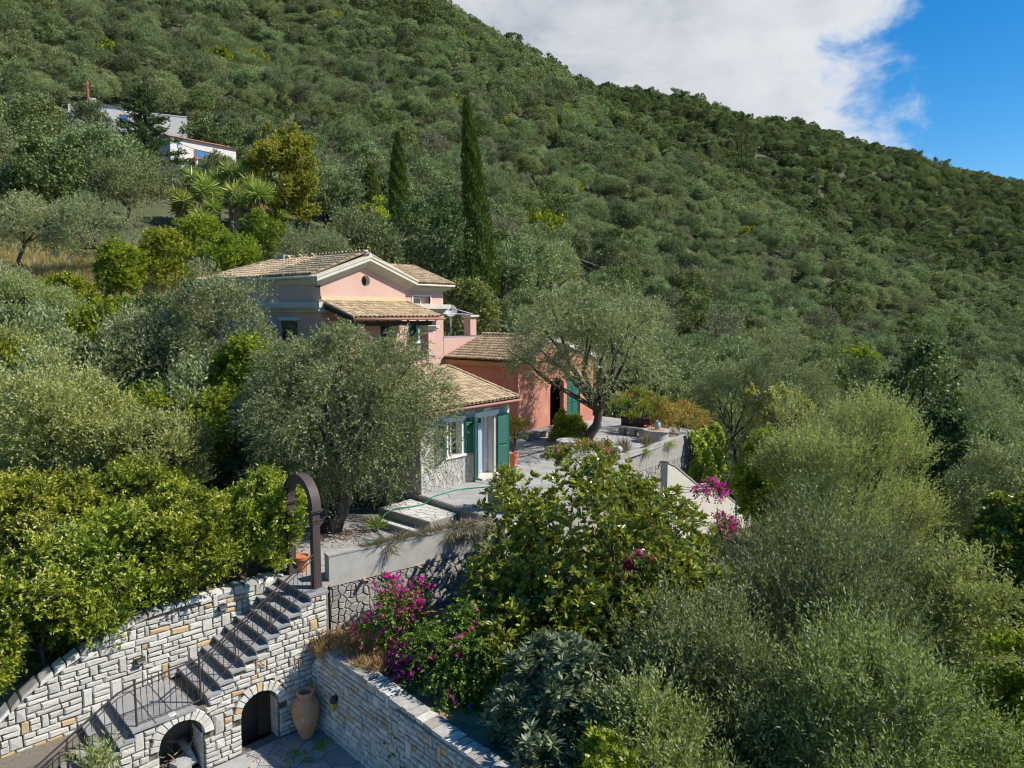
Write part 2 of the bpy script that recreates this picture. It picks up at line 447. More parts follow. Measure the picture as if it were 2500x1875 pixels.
# stones: a few unit blocks with worn edges, scaled into place (outward is local -Y)
def stone_units(seed, n, asp):
    rng = random.Random(seed); out = []
    for i in range(n):
        ix, iz = 0.018 / asp[0], 0.018 / asp[1]
        j = lambda s: rng.uniform(-s, s)
        v = []
        ring = [(-.5, -.5), (.5, -.5), (.5, .5), (-.5, .5)]
        mid = [(x + j(.55 * ix), z + j(.75 * iz)) for x, z in ring]
        for x, z in mid: v.append((x, 0.3, z))
        for x, z in mid: v.append((x, -0.55 + j(.12), z))
        for (x, z), (mx, mz) in zip(ring, mid):
            v.append((mx - math.copysign(ix * rng.uniform(.7, 1.8), x), -1 + j(.18), mz - math.copysign(iz * rng.uniform(.7, 1.8), z)))
        v.append((j(.2), -1.12 + j(.2), j(.2)))
        f = []
        for k in range(4):
            k2 = (k + 1) % 4
            f += [(k, k2, 4 + k2, 4 + k), (4 + k, 4 + k2, 8 + k2, 8 + k), (8 + k, 8 + k2, 12)]
        me = bpy.data.meshes.new('stone'); me.from_pydata(v, [], f); me.materials.append(None); me.update()
        out.append(me)
    return out


STONE_MESH = {}


def stone_mesh(kind, mat, rng):
    key = (kind, mat)
    if key not in STONE_MESH:
        asp = {'long': (0.32, 0.13), 'block': (0.2, 0.14), 'tall': (0.22, 0.36)}[kind]
        ms = stone_units(hash(key) % 1000 if False else len(STONE_MESH) * 7 + 3, 8, asp)
        for m in ms: m.materials[0] = MATS[mat]
        STONE_MESH[key] = ms
    return rng.choice(STONE_MESH[key])


def coursed_wall(parent, u0, u1, v0, v1, free, rng, course=0.135, depth=0.055, gap=0.016, tall=10, ochre=0.07, limit=300, lens=(0.16, 0.46), key=None):
    """Lay coursed stones in the parent's local XZ plane (y=0). free(v_lo, v_hi) -> list of (u_lo, u_hi)."""
    rows = []; v = v0
    while v < v1 - 0.03:
        h = min(course * rng.uniform(0.78, 1.26), v1 - v); rows.append([v, v + h, None]); v += h
    for r in rows: r[2] = [list(x) for x in free(r[0], r[1])]
    rects = []

    def cut(r, a, b):
        new = []
        for lo, hi in r[2]:
            if b <= lo or a >= hi: new.append([lo, hi]); continue
            if a - lo > 0.03: new.append([lo, a])
            if hi - b > 0.03: new.append([b, hi])
        r[2] = new
    for _ in range(tall * 6):
        if tall <= 0: break
        i = rng.randrange(len(rows)); k = rng.choice((2, 2, 3))
        if i + k > len(rows): continue
        w = rng.uniform(0.10, 0.27); a = rng.uniform(u0, u1 - w)
        if all(any(lo <= a and a + w <= hi for lo, hi in rows[i + q][2]) for q in range(k)):
            for q in range(k): cut(rows[i + q], a, a + w)
            rects.append((a, a + w, rows[i][0], rows[i + k - 1][1], 'tall')); tall -= 1
    for r in rows:
        for lo, hi in r[2]:
            u = lo
            while u < hi - 0.02:
                w = rng.uniform(*lens)
                if hi - (u + w) < lens[0] * 0.8: w = hi - u
                if w > lens[1] * 1.35: w /= 2
                rects.append((u, u + w, r[0], r[1], 'long' if w > 0.24 else 'block')); u += w
    if key: rects.sort(key=key)
    rest = MB()
    for n, (a, b, c, d, kind) in enumerate(rects):
        mat = 'limestone_ochre' if rng.random() < (ochre * 2.5 if kind == 'tall' else ochre) else 'limestone'
        me = stone_mesh(kind, mat, rng)
        sx, sz = b - a - gap, d - c - gap
        if sx < 0.02 or sz < 0.02: continue
        sy = depth * rng.uniform(0.75, 1.15)
        if n < limit:
            place('stone', me, parent, ((a + b) / 2, 0, (c + d) / 2), scale=(sx * rng.choice((1, -1)), sy, sz))
        else:
            rest.add([(p.co.x * sx + (a + b) / 2, p.co.y * sy, p.co.z * sz + (c + d) / 2) for p in me.vertices], [tuple(p.vertices) for p in me.polygons])
    if rest.v: stuff(rest.build('more_stones', 'limestone', parent))
    return len(rects)


# irregular paving: cells of a jittered grid clipped against each other
def clip_half(poly, nx, ny, c):
    out = []
    for i in range(len(poly)):
        p, q = poly[i], poly[(i + 1) % len(poly)]
        dp, dq = nx * p[0] + ny * p[1] - c, nx * q[0] + ny * q[1] - c
        if dp <= 0: out.append(p)
        if (dp < 0) != (dq < 0) and abs(dp - dq) > 1e-9:
            t = dp / (dp - dq); out.append((p[0] + (q[0] - p[0]) * t, p[1] + (q[1] - p[1]) * t))
    return out


def voronoi(poly, cell, rng, stretch=1.0):
    xs = [p[0] for p in poly]; ys = [p[1] for p in poly]
    pts = []
    x = min(xs) - cell
    while x < max(xs) + cell:
        y = min(ys) - cell
        while y < max(ys) + cell:
            pts.append((x + rng.uniform(0, cell) * 0.95, y + rng.uniform(0, cell) * 0.95 * stretch)); y += cell * stretch
        x += cell
    cells = []
    for i, p in enumerate(pts):
        c = list(poly)
        for j, q in enumerate(pts):
            if i == j: continue
            dx, dy = q[0] - p[0], q[1] - p[1]
            if abs(dx) > 3 * cell or abs(dy) > 3 * cell * max(1, stretch): continue
            c = clip_half(c, dx, dy, (q[0] ** 2 + q[1] ** 2 - p[0] ** 2 - p[1] ** 2) / 2)
            if len(c) < 3: break
        if len(c) >= 3: cells.append(c)
    return cells


def shrink(poly, g):
    cx = sum(p[0] for p in poly) / len(poly); cy = sum(p[1] for p in poly) / len(poly)
    out = []
    for x, y in poly:
        d = math.hypot(x - cx, y - cy)
        k = max(0.3, 1 - g / max(d, 1e-3)); out.append((cx + (x - cx) * k, cy + (y - cy) * k))
    return out


def crazy_paving(parent, poly, cell, z, rng, mat, name='paving_stone', gap=0.022, thick=0.03, limit=300, plane=None, stretch=1.0):
    """Paving stones as children of parent; plane(u, v, w) maps to local space (default: flat at z)."""
    cells = voronoi(poly, cell, rng, stretch)
    pl = plane or (lambda u, v, w: (u, v, z + w))
    rest = MB()
    for n, c in enumerate(cells):
        c = shrink(c, gap)
        if len(c) < 3: continue
        t = thick * rng.uniform(0.7, 1.2)
        m = len(c)
        top = shrink(c, 0.012)
        vv = [pl(p[0], p[1], -0.02) for p in c] + [pl(p[0], p[1], t * 0.6) for p in c] + [pl(p[0], p[1], t + rng.uniform(-.15, .15) * t) for p in top]
        ff = []
        for k in range(m):
            k2 = (k + 1) % m
            ff += [(k, k2, m + k2, m + k), (m + k, m + k2, 2 * m + k2, 2 * m + k)]
        ff.append(tuple(range(2 * m, 3 * m)))
        if n < limit:
            b = MB(); b.add(vv, ff); b.build(name, mat, parent)
        else: rest.add(vv, ff)
    if rest.v: stuff(rest.build('more_' + name + 's', mat, parent))


# roof tiles
TILE = {}


def tile_mesh():
    if 'm' in TILE: return TILE['m']
    L, n = 0.42, 6
    v, f = [], []
    for y, w, h, zz in ((0, 0.105, 0.085, 0.020), (L, 0.082, 0.066, 0.0)):
        for k in range(n + 1):
            a = math.pi * k / n
            v.append((-w * math.cos(a), y, zz + h * math.sin(a)))
    for k in range(n): f.append((k, k + 1, n + 2 + k, n + 1 + k))
    o = len(v)
    for k in range(n + 1):
        a = math.pi * k / n
        v.append((-0.085 * math.cos(a), 0.0, 0.016 + 0.066 * math.sin(a)))
    for k in range(n): f.append((k + 1, k, o + k, o + k + 1))
    me = bpy.data.meshes.new('tile'); me.from_pydata(v, [], f); me.materials.append(MATS['tile'])
    me.polygons.foreach_set('use_smooth', [True] * n + [False] * n); me.update()
    TILE['m'] = me
    return me


def tiled(parent, origin, ux, uy, poly, rng, limit=300, order=None, sp=0.232, ex=0.34, sheet=True):
    """Cover tiles over a roof plane. ux: along the eave, uy: up the slope (unit vectors); poly: outline in (u, v)."""
    O, X, Y = Vector(origin), Vector(ux).normalized(), Vector(uy).normalized()
    Z = X.cross(Y)
    me = tile_mesh()
    M = Matrix((X, Y, Z)).transposed()
    us = [p[0] for p in poly]; vs = [p[1] for p in poly]

    def span(u):
        r = []
        for i in range(len(poly)):
            p, q = poly[i], poly[(i + 1) % len(poly)]
            if (p[0] - u) * (q[0] - u) < 0:
                t = (u - p[0]) / (q[0] - p[0]); r.append(p[1] + (q[1] - p[1]) * t)
        return (min(r), max(r)) if len(r) >= 2 else None
    spots = []
    u = min(us) + sp / 2
    pan = MB()
    while u < max(us):
        s = span(u)
        if s:
            v = s[0]
            while v < s[1] - 0.12:
                spots.append((u, v)); v += ex
            # the pan between two covers: a shallow trough
            q = [O + X * (u + du) + Y * vv + Z * dz for vv in (s[0] - 0.02, s[1]) for du, dz in ((-sp / 2, -0.02), (-sp * .25, 0.012), (sp * .25, 0.012), (sp / 2, -0.02))]
            pan.add(q, [(0, 1, 5, 4), (1, 2, 6, 5), (2, 3, 7, 6)])
        u += sp
    if order: spots.sort(key=order)
    rest = MB()
    co = [p.co.copy() for p in me.vertices]; fc = [tuple(p.vertices) for p in me.polygons]
    for n, (u, v) in enumerate(spots):
        jit = Matrix.Rotation(rng.uniform(-.035, .035), 3, 'Z') @ Matrix.Rotation(rng.uniform(-.02, .02), 3, 'X')
        R3 = M @ jit
        loc = O + X * (u + rng.uniform(-.012, .012)) + Y * (v + rng.uniform(-.02, .02)) + Z * rng.uniform(0, .008)
        if n < limit:
            o = bpy.data.objects.new('tile', me); COL.objects.link(o); o.parent = parent
            o.matrix_local = Matrix.Translation(loc) @ R3.to_4x4()
        else:
            rest.add([R3 @ c + loc for c in co], fc)
    if rest.v: stuff(rest.build('more_tiles', 'tile', parent))
    if sheet: stuff(pan.build('pan_tiles', 'tile_pan', parent))


def ridge_tiles(parent, a, b, rng, r=0.11, step=0.36):
    a, b = Vector(a), Vector(b); n = max(1, int((b - a).length / step)); d = (b - a).normalized()
    s = d.cross(Vector((0, 0, 1))).normalized(); up = s.cross(d)
    for i in range(n):
        c = a + (b - a) * (i / n); l = (b - a) / n
        m = MB(); k = 6; vv = []
        for e, rr in ((0, r), (1.12, r * .88)):
            for q in range(k + 1):
                t = math.pi * q / k
                vv.append(c + l * e + s * (rr * 1.1 * math.cos(t)) + up * (rr * math.sin(t) + (0.012 if e == 0 else 0)))
        m.add(vv, [(q, q + 1, k + 2 + q, k + 1 + q) for q in range(k)])
        m.build('ridge_tile', 'tile', parent, smooth=True)

# ---------------------------------------------------------------- terrain
# Ground height along rays fanning out over the valley side: bearing (tangent, right of the axis) against distance along the axis.
CY, SY = math.cos(YAW), math.sin(YAW)
TQ = [-1.3, -0.9, -0.72, -0.5, -0.3, -0.09, 0.075, 0.25, 0.43, 0.6, 0.72, 0.9, 1.3]
TD = [0, 8, 15, 22, 30, 45, 60, 90, 130, 190, 280, 340, 420, 520, 600, 750, 1000]
TZ = [
    [-6, -3, 1, 4.5, 9, 15, 24, 42, 68, 112, 180, 230, 290, 320, 330, 320, 280],
    [-6.5, -4.5, -1, 2.5, 7, 12, 19.5, 35, 58, 98, 165, 208, 262, 285, 290, 280, 240],
    [-6.5, -5, -1.5, 1.5, 5.2, 9.2, 16, 30, 52, 89, 150, 190, 242, 262, 265, 250, 210],
    [-7, -5.5, -2, 0.4, 3.6, 8.8, 14.6, 26, 46, 82, 141, 178, 220, 235, 235, 220, 180],
    [-7, -6, -3.2, -0.8, 1.2, 7.2, 11.5, 21.5, 38, 70, 122, 160, 200, 212, 210, 195, 160],
    [-7.5, -6, -4.6, -1.8, -0.6, 3.2, 6.8, 16.5, 32, 63, 112, 143, 176, 184, 176, 165, 130],
    [-7.8, -6.4, -5.4, -3.2, -1.4, 0.2, 2, 7.5, 18.5, 44, 84, 107, 124, 162, 172, 160, 120],
    [-8, -7, -6.3, -5, -4.0, -3, -2, 2.5, 12.5, 32, 57, 66, 84, 152, 164, 150, 110],
    [-8.4, -7.8, -7.6, -7.3, -7.2, -7, -6.8, -4, 3.2, 17, 31, 32, 62, 125, 148, 140, 100],
    [-8.8, -8.8, -9.2, -10, -11, -12, -12, -10.5, -5, 2, 7, 18, 46, 98, 122, 120, 90],
    [-9, -9.6, -10.5, -12, -13.5, -15, -16, -16, -11, -4.5, 3, 14, 38, 82, 107, 108, 80],
    [-9.5, -10.5, -12, -14, -16.5, -19.5, -22, -25, -22, -17, -6, 6, 28, 60, 85, 88, 70],
    [-10, -12, -15, -18, -22, -28, -33, -38, -38, -33, -22, -10, 8, 35, 55, 60, 50],
]
TZ = np.array(TZ)
_u = np.linspace(math.log(1), math.log(1100), 140)          # along the axis, log spaced
_q = np.linspace(-1.3, 1.3, 131)
_td = np.log(np.array(TD) + 6.0)
_g = np.zeros((len(_q), len(_u)))
_tmp = np.array([np.interp(np.log(np.exp(_u) + 6.0), _td, TZ[i]) for i in range(len(TQ))])
for j in range(len(_u)): _g[:, j] = np.interp(_q, TQ, _tmp[:, j])
for _ in range(5):                                             # soften the creases
    a = np.pad(_g, 1, mode='edge')
    _g = (a[:-2, 1:-1] + a[2:, 1:-1] + a[1:-1, :-2] + a[1:-1, 2:] + 2 * a[1:-1, 1:-1]) / 6
_rs = np.random.RandomState(5)
_waves = [(_rs.uniform(-1, 1, 2), _rs.uniform(0, 6.28), l) for l in (9, 13, 22, 35, 60, 90, 140, 37, 71) for _ in range(2)]

# hard ground that the soil must stay under: (polygon, level)
A7 = rad(7.4)
AX, AYY = Vector((math.cos(A7), -math.sin(A7))), Vector((math.sin(A7), math.cos(A7)))
STO = Vector((10.17, 14.57))


def ab(a, b):
    p = STO + AX * a + AYY * b
    return (p.x, p.y)


CARVE = [
    ([ab(-12, -11), ab(1.4, -11), ab(1.4, 3.3), ab(-12, 3.3)], -5.0),
    ([ab(0.1, -8.5), ab(6.0, -8.5), (16.5, 12.4), (11.3, 14.6), ab(0.5, 0.3)], -2.9),
    ([(10.0, 14.4), (16.8, 12.9), (16.9, 17.6), (16, 21), (10.6, 20.5), (9.9, 16.5)], -1.0),
    ([(16.2, 13.4), (26.4, 14.9), (36, 15.1), (38, 22), (37, 28), (28, 28), (16.4, 22)], -0.35),
    ([(25, 9.5), (38, 9.5), (38, 15.1), (25, 15.1)], -3.0),
]


def in_poly(x, y, poly):
    c = np.zeros(x.shape, bool)
    for i in range(len(poly)):
        (x1, y1), (x2, y2) = poly[i], poly[(i + 1) % len(poly)]
        cond = ((y1 > y) != (y2 > y))
        with np.errstate(divide='ignore', invalid='ignore'):
            c ^= cond & (x < (x2 - x1) * (y - y1) / (y2 - y1 + 1e-12) + x1)
    return c


def ground_raw(x, y):
    x = np.asarray(x, float); y = np.asarray(y, float)
    r = x * SY - y * CY; d = x * CY + y * SY
    dd = np.maximum(d, 1.0)
    q = np.clip(r / np.maximum(dd, 4.0), -1.3, 1.3)
    fi = (q + 1.3) / 2.6 * (len(_q) - 1); fj = np.clip((np.log(dd) - _u[0]) / (_u[-1] - _u[0]), 0, 1) * (len(_u) - 1)
    i0 = np.clip(fi.astype(int), 0, len(_q) - 2); j0 = np.clip(fj.astype(int), 0, len(_u) - 2)
    a, b = fi - i0, fj - j0
    z = (_g[i0, j0] * (1 - a) * (1 - b) + _g[i0 + 1, j0] * a * (1 - b) + _g[i0, j0 + 1] * (1 - a) * b + _g[i0 + 1, j0 + 1] * a * b)
    amp = np.clip((dd - 40) / 260, 0, 1)
    w = 0
    for k, ph, l in _waves: w = w + np.sin((x * k[0] + y * k[1]) / l * 6.28 + ph) * l * 0.012
    z = z + w * amp
    for cx_, cy_, am, sg in ((47.5, 106.5, 6.5, 12.0), (46.5, 87.0, 4.0, 8.0)):      # level ground cut for the two villas
        z = z - am * np.exp(-((x - cx_) ** 2 + (y - cy_) ** 2) / (2 * sg * sg))
    return z


def ground(x, y):
    z = ground_raw(x, y)
    x = np.asarray(x, float); y = np.asarray(y, float)
    for poly, lev in CARVE:
        z = np.where(in_poly(x, y, poly), np.minimum(z, lev), z)
    return z


def gz(x, y): return float(ground(np.array([x]), np.array([y]))[0])


def build_terrain():
    az = np.concatenate([np.arange(-180, -54, 6), np.arange(-54, 54, 0.6), np.arange(54, 180, 6)]) * math.pi / 180
    rho = np.concatenate([np.linspace(1.5, 44, 86), 44 * np.exp(np.linspace(0, math.log(1000 / 44), 80))[1:]])
    Az, Rh = np.meshgrid(az, rho, indexing='ij')
    r, d = Rh * np.sin(Az), Rh * np.cos(Az)
    x = r * SY + d * CY; y = -r * CY + d * SY
    z = ground(x, y)
    n, m = Az.shape
    v = np.stack([x, y, z], -1).reshape(-1, 3)
    v = np.vstack([v, [[0, 0, float(z[:, 0].mean())]]])
    idx = np.arange(n * m).reshape(n, m)
    nx = np.roll(idx, -1, 0)
    f = np.stack([idx[:, :-1], nx[:, :-1], nx[:, 1:], idx[:, 1:]], -1).reshape(-1, 4)
    faces = [tuple(q[::-1]) for q in f.tolist()] + [(n * m, int(idx[(i + 1) % n, 0]), int(idx[i, 0])) for i in range(n)]
    me = bpy.data.meshes.new('ground'); me.from_pydata(v.tolist(), [], faces)
    me.materials.append(MATS['hillside'])
    me.polygons.foreach_set('use_smooth', [True] * len(me.polygons)); me.update()
    structure(place('ground', me))


build_terrain()

# ---------------------------------------------------------------- terraces, stairs and garden walls
RZS = -A7                                    # stair frame: local x up the stair, local y into the hill
ZL, RISE, TREAD = -0.70, 0.178, 0.286
COURT = -4.05
SW = 1.75


def sabs(a, b, z): p = ab(a, b); return (p[0], p[1], z)


def build_courtyard():
    rng = random.Random(11)
    base = MB().prism([ab(-10, -9), ab(0.05, -9), ab(0.05, 0.3), ab(-10, 0.3)], COURT - 0.4, COURT - 0.012)
    o = structure(base.build('courtyard_paving', 'joint'))
    crazy_paving(o, [ab(-7.5, -5.2), ab(0.0, -5.2), ab(0.0, -0.02), ab(-7.5, -0.02)], 0.62, COURT, rng, 'slate_pave', gap=0.014, thick=0.012)


def build_stair():
    rng = random.Random(4)
    t = thing('stone_staircase', 'white stone garden staircase with slate treads and two arched openings', 'staircase', (STO.x, STO.y, 0), RZS)
    top_a = 0.45
    # masonry core, cut by the two arches
    LA = -4.12
    prof = [(-8.2, COURT - 0.4)]
    arches = [(-1.36, 0.475), (-3.16, 0.48)]
    spring = -3.16

    def topz(a):
        if a >= 0: return ZL
        if a >= LA + 0.0:
            if a > -9.999 * TREAD + 0.0:
                n = min(10, int(-a / TREAD) + 1) if a < 0 else 0
                z = ZL - RISE * n
                return z
            return ZL - RISE * 10
        n = 10 + int((LA - a) / TREAD) + 1
        return ZL - RISE * n
    # front skin as vertical strips so that the arches stay open
    core = MB()
    a = -8.0
    while a < top_a - 1e-6:
        b = min(a + 0.071, top_a)
        m = (a + b) / 2
        z0 = COURT - 0.4
        for ca, r in arches:
            if abs(m - ca) < r: z0 = spring + math.sqrt(max(0, r * r - (m - ca) ** 2))
        zt = topz(m) - 0.05
        if zt > z0 + 0.01: core.box(a, b, 0.05, 0.55, z0, zt)
        a = b
    core.box(-8.0, top_a, 1.05, SW + 0.05, COURT - 0.4, -3.0)
    core.box(-8.0, top_a, 1.55, SW + 0.05, COURT - 0.4, -3.0 + 0.01)
    # mass of the stair above the vaults
    for k in range(0, 10):
        a1 = -TREAD * k; a0 = a1 - TREAD
        core.box(a0, a1, 0.55, SW, ZL - RISE * (k + 1) - 0.35, ZL - RISE * (k + 1) - 0.05)
    core.box(LA, -10 * TREAD, 0.55, SW, ZL - RISE * 10 - 0.35, ZL - RISE * 10 - 0.05)
    core.box(0, top_a, 0.55, SW, ZL - 0.5, ZL - 0.05)
    for k in range(1, 12):
        a1 = LA - TREAD * (k - 1); z = ZL - RISE * (10 + k)
        core.box(a1 - TREAD, a1, 0.55, SW, max(COURT - .3, z - 0.35), z - 0.05)
    core.build('core', 'mortar', t)
    # chamber side walls between and beside the arches
    for ca, r in arches:
        for s in (-1, 1):
            x = ca + s * r
            ch = MB()
            ch.box(min(x, x + s * 0.14), max(x, x + s * 0.14), 0.05, 1.5, COURT - 0.05, spring + 0.1)
            ch.build('reveal', 'mortar', t)
    for ca, r in arches: MB().box(ca - r - 0.2, ca + r + 0.2, 1.5, 1.54, COURT, -2.6).build('chamber_wall', 'plaster_grey', t)
    # stones on the face
    rw = 0.20

    def free(lo, hi):
        mid = (lo + hi) / 2
        # widest run under the steps at this course
        right = top_a
        left = -8.0
        segs = []
        # steps: find a where topz(a) >= hi
        aa = -8.0; start = None
        while aa < top_a:
            ok = topz(aa + 1e-4) - 0.055 >= hi - 0.02
            if ok and start is None: start = aa
            if not ok and start is not None: segs.append((start, aa)); start = None
            aa += 0.02
        if start is not None: segs.append((start, top_a))
        out = []
        for s, e in segs:
            cur = [(s, e)]
            for ca, r in arches:
                R = r + rw
                if lo < spring: h = R if hi > spring else r
                else: h = math.sqrt(max(0, R * R - (lo - spring) ** 2))
                if h <= 0: continue
                nn = []
                for x0, x1 in cur:
                    if ca + h <= x0 or ca - h >= x1: nn.append((x0, x1)); continue
                    if ca - h - x0 > 0.03: nn.append((x0, ca - h))
                    if x1 - ca - h > 0.03: nn.append((ca + h, x1))
                cur = nn
            out += cur
        return out
    root = bpy.data.objects.new('front_wall', None); COL.objects.link(root); root.parent = t; root.location = (0, 0.05, 0)
    coursed_wall(root, -8.0, top_a, COURT, ZL - 0.05, free, rng, course=0.136, gap=0.020, tall=20, limit=300, lens=(0.12, 0.38), key=lambda r: -(r[0]))
    # voussoirs
    for ca, r in arches:
        n = 13
        for i in range(n):
            a0 = math.pi * (i + 0.06) / n; a1 = math.pi * (i + 0.94) / n
            ro = r + rw * rng.uniform(0.85, 1.25)
            am = (a0 + a1) / 2
            pts = [(ca + r * math.cos(a0), spring + r * math.sin(a0)), (ca + ro * math.cos(a0), spring + ro * math.sin(a0)),
                   (ca + ro * math.cos(a1), spring + ro * math.sin(a1)), (ca + r * math.cos(a1), spring + r * math.sin(a1))]
            y = -0.012 + rng.uniform(-.008, .008)
            cx = sum(p[0] for p in pts) / 4; cz = sum(p[1] for p in pts) / 4
            inn = [(cx + (p[0] - cx) * .86, cz + (p[1] - cz) * .9) for p in pts]
            m = MB()
            m.add([(p[0], 0.16, p[1]) for p in pts] + [(p[0], y + .02, p[1]) for p in pts] + [(p[0], y, p[1]) for p in inn],
                  [(k, (k + 1) % 4, 4 + (k + 1) % 4, 4 + k) for k in range(4)] + [(4 + k, 4 + (k + 1) % 4, 8 + (k + 1) % 4, 8 + k) for k in range(4)] + [(8, 9, 10, 11)])
            m.build('voussoir', 'limestone_ochre' if i in (6, 11) and ca > -2 else 'limestone', t)
        # jamb stones inside the opening, right hand side
        z = COURT
        while z < spring - 0.02:
            h = rng.uniform(0.11, 0.16); y = 0.1
            while y < 0.62:
                d = rng.uniform(0.12, 0.26)
                MB().box(ca + r - 0.035, ca + r + 0.02, y, y + d - 0.014, z, z + h - 0.014).build('stone', 'limestone', t)
                y += d
            z += h
    # treads
    def step(a0, a1, z, name='step', extra=0.03):
        m = MB()
        m.box(a0 - extra, a1 + 0.02, -0.03, SW, z - 0.055, z)
        m.box(a0 + 0.012, a0 + 0.03, 0.0, SW, z - RISE + 0.002, z - 0.055)
        o = m.build(name, 'slate', t)
        return o
    step(0, top_a + 0.03, ZL)
    for k in range(1, 10):
        step(-TREAD * k, -TREAD * (k - 1), ZL - RISE * k)
    zl = ZL - RISE * 10
    # landing: slabs
    aa = LA
    for wd in (0.42, 0.41, 0.43):
        step(aa, min(aa + wd, -TREAD * 9), zl, 'landing_slab', 0.03 if aa == LA else 0.0); aa += wd
    for k in range(1, 12):
        a1 = LA - TREAD * (k - 1); step(a1 - TREAD, a1, zl - RISE * k)
    # cross-shaped vent ornament of four tile petals on the wall
    v = thing('wall_ornament', 'small four-petal tile ornament set in the stair wall', 'ornament', sabs(-1.33, -0.005, -1.99), RZS)
    for k in range(4):
        an = rad(45 + 90 * k); c, s = math.cos(an) * 0.085, math.sin(an) * 0.085
        m = MB(); pts = []
        for q in range(13):
            u = q / 12; tt = (u - 0.5) * 2
            pts.append((tt * 0.07, 0.03 * (1 - tt * tt)))
        loop = pts + [(x, -z) for x, z in pts[::-1]]
        ca_, sa_ = math.cos(an), math.sin(an)
        m.tube([(x * ca_ - z * sa_ + c, -0.02, x * sa_ + z * ca_ + s) for x, z in loop], 0.009, 5)
        m.build('petal', 'limestone_ochre', v)
    # storage door leaning in the right arch, junk in the left one
    d = thing('cellar_door', 'dark weathered wooden door standing open in the right arch', 'door', sabs(-1.23, 0.45, COURT), RZS)
    for k in range(3):
        MB().box(0.0 + 0.11 * k, 0.105 + 0.11 * k, 0, 0.03, 0.0, 1.22).build('plank', 'old_wood', d)
    MB().box(0.34, 0.40, -0.03, 0.05, 0.0, 1.28).build('frame', 'old_wood', d)
    b = thing('brushwood_pile', 'heap of dry branches inside the left arch', 'branches', sabs(-3.15, 0.35, COURT), RZS)
    for k in range(26):
        x, y, z = rng.uniform(-.4, .4), rng.uniform(-.1, .6), rng.uniform(0.02, .5)
        dx, dz = rng.uniform(-.35, .35), rng.uniform(-.25, .35)
        MB().tube([(x - dx, y - .1, max(.02, z - dz)), (x, y, z), (x + dx, y + .1, max(.02, z + dz * .6))], [.014, .012, .006], 5).build('branch', 'dead_wood', b)
    c = thing('broken_block', 'pale broken block lying under the brushwood in the left arch', 'block', sabs(-3.1, 0.30, COURT), RZS + 0.3)
    m = MB(); m.box(-.2, .16, -.12, .15, 0, .30); m.box(-.13, .1, -.17, -.12, 0.02, .22); m.build('body', 'rubbish', c)
    p = thing('drain_pipe', 'grey length of pipe lying inside the left arch', 'pipe', sabs(-2.86, 0.35, COURT), RZS)
    MB().tube([(0.0, -.1, .12), (-.02, .25, .34), (-.05, .55, .42)], .085, 12).build('barrel', 'plaster_grey', p, smooth=True)


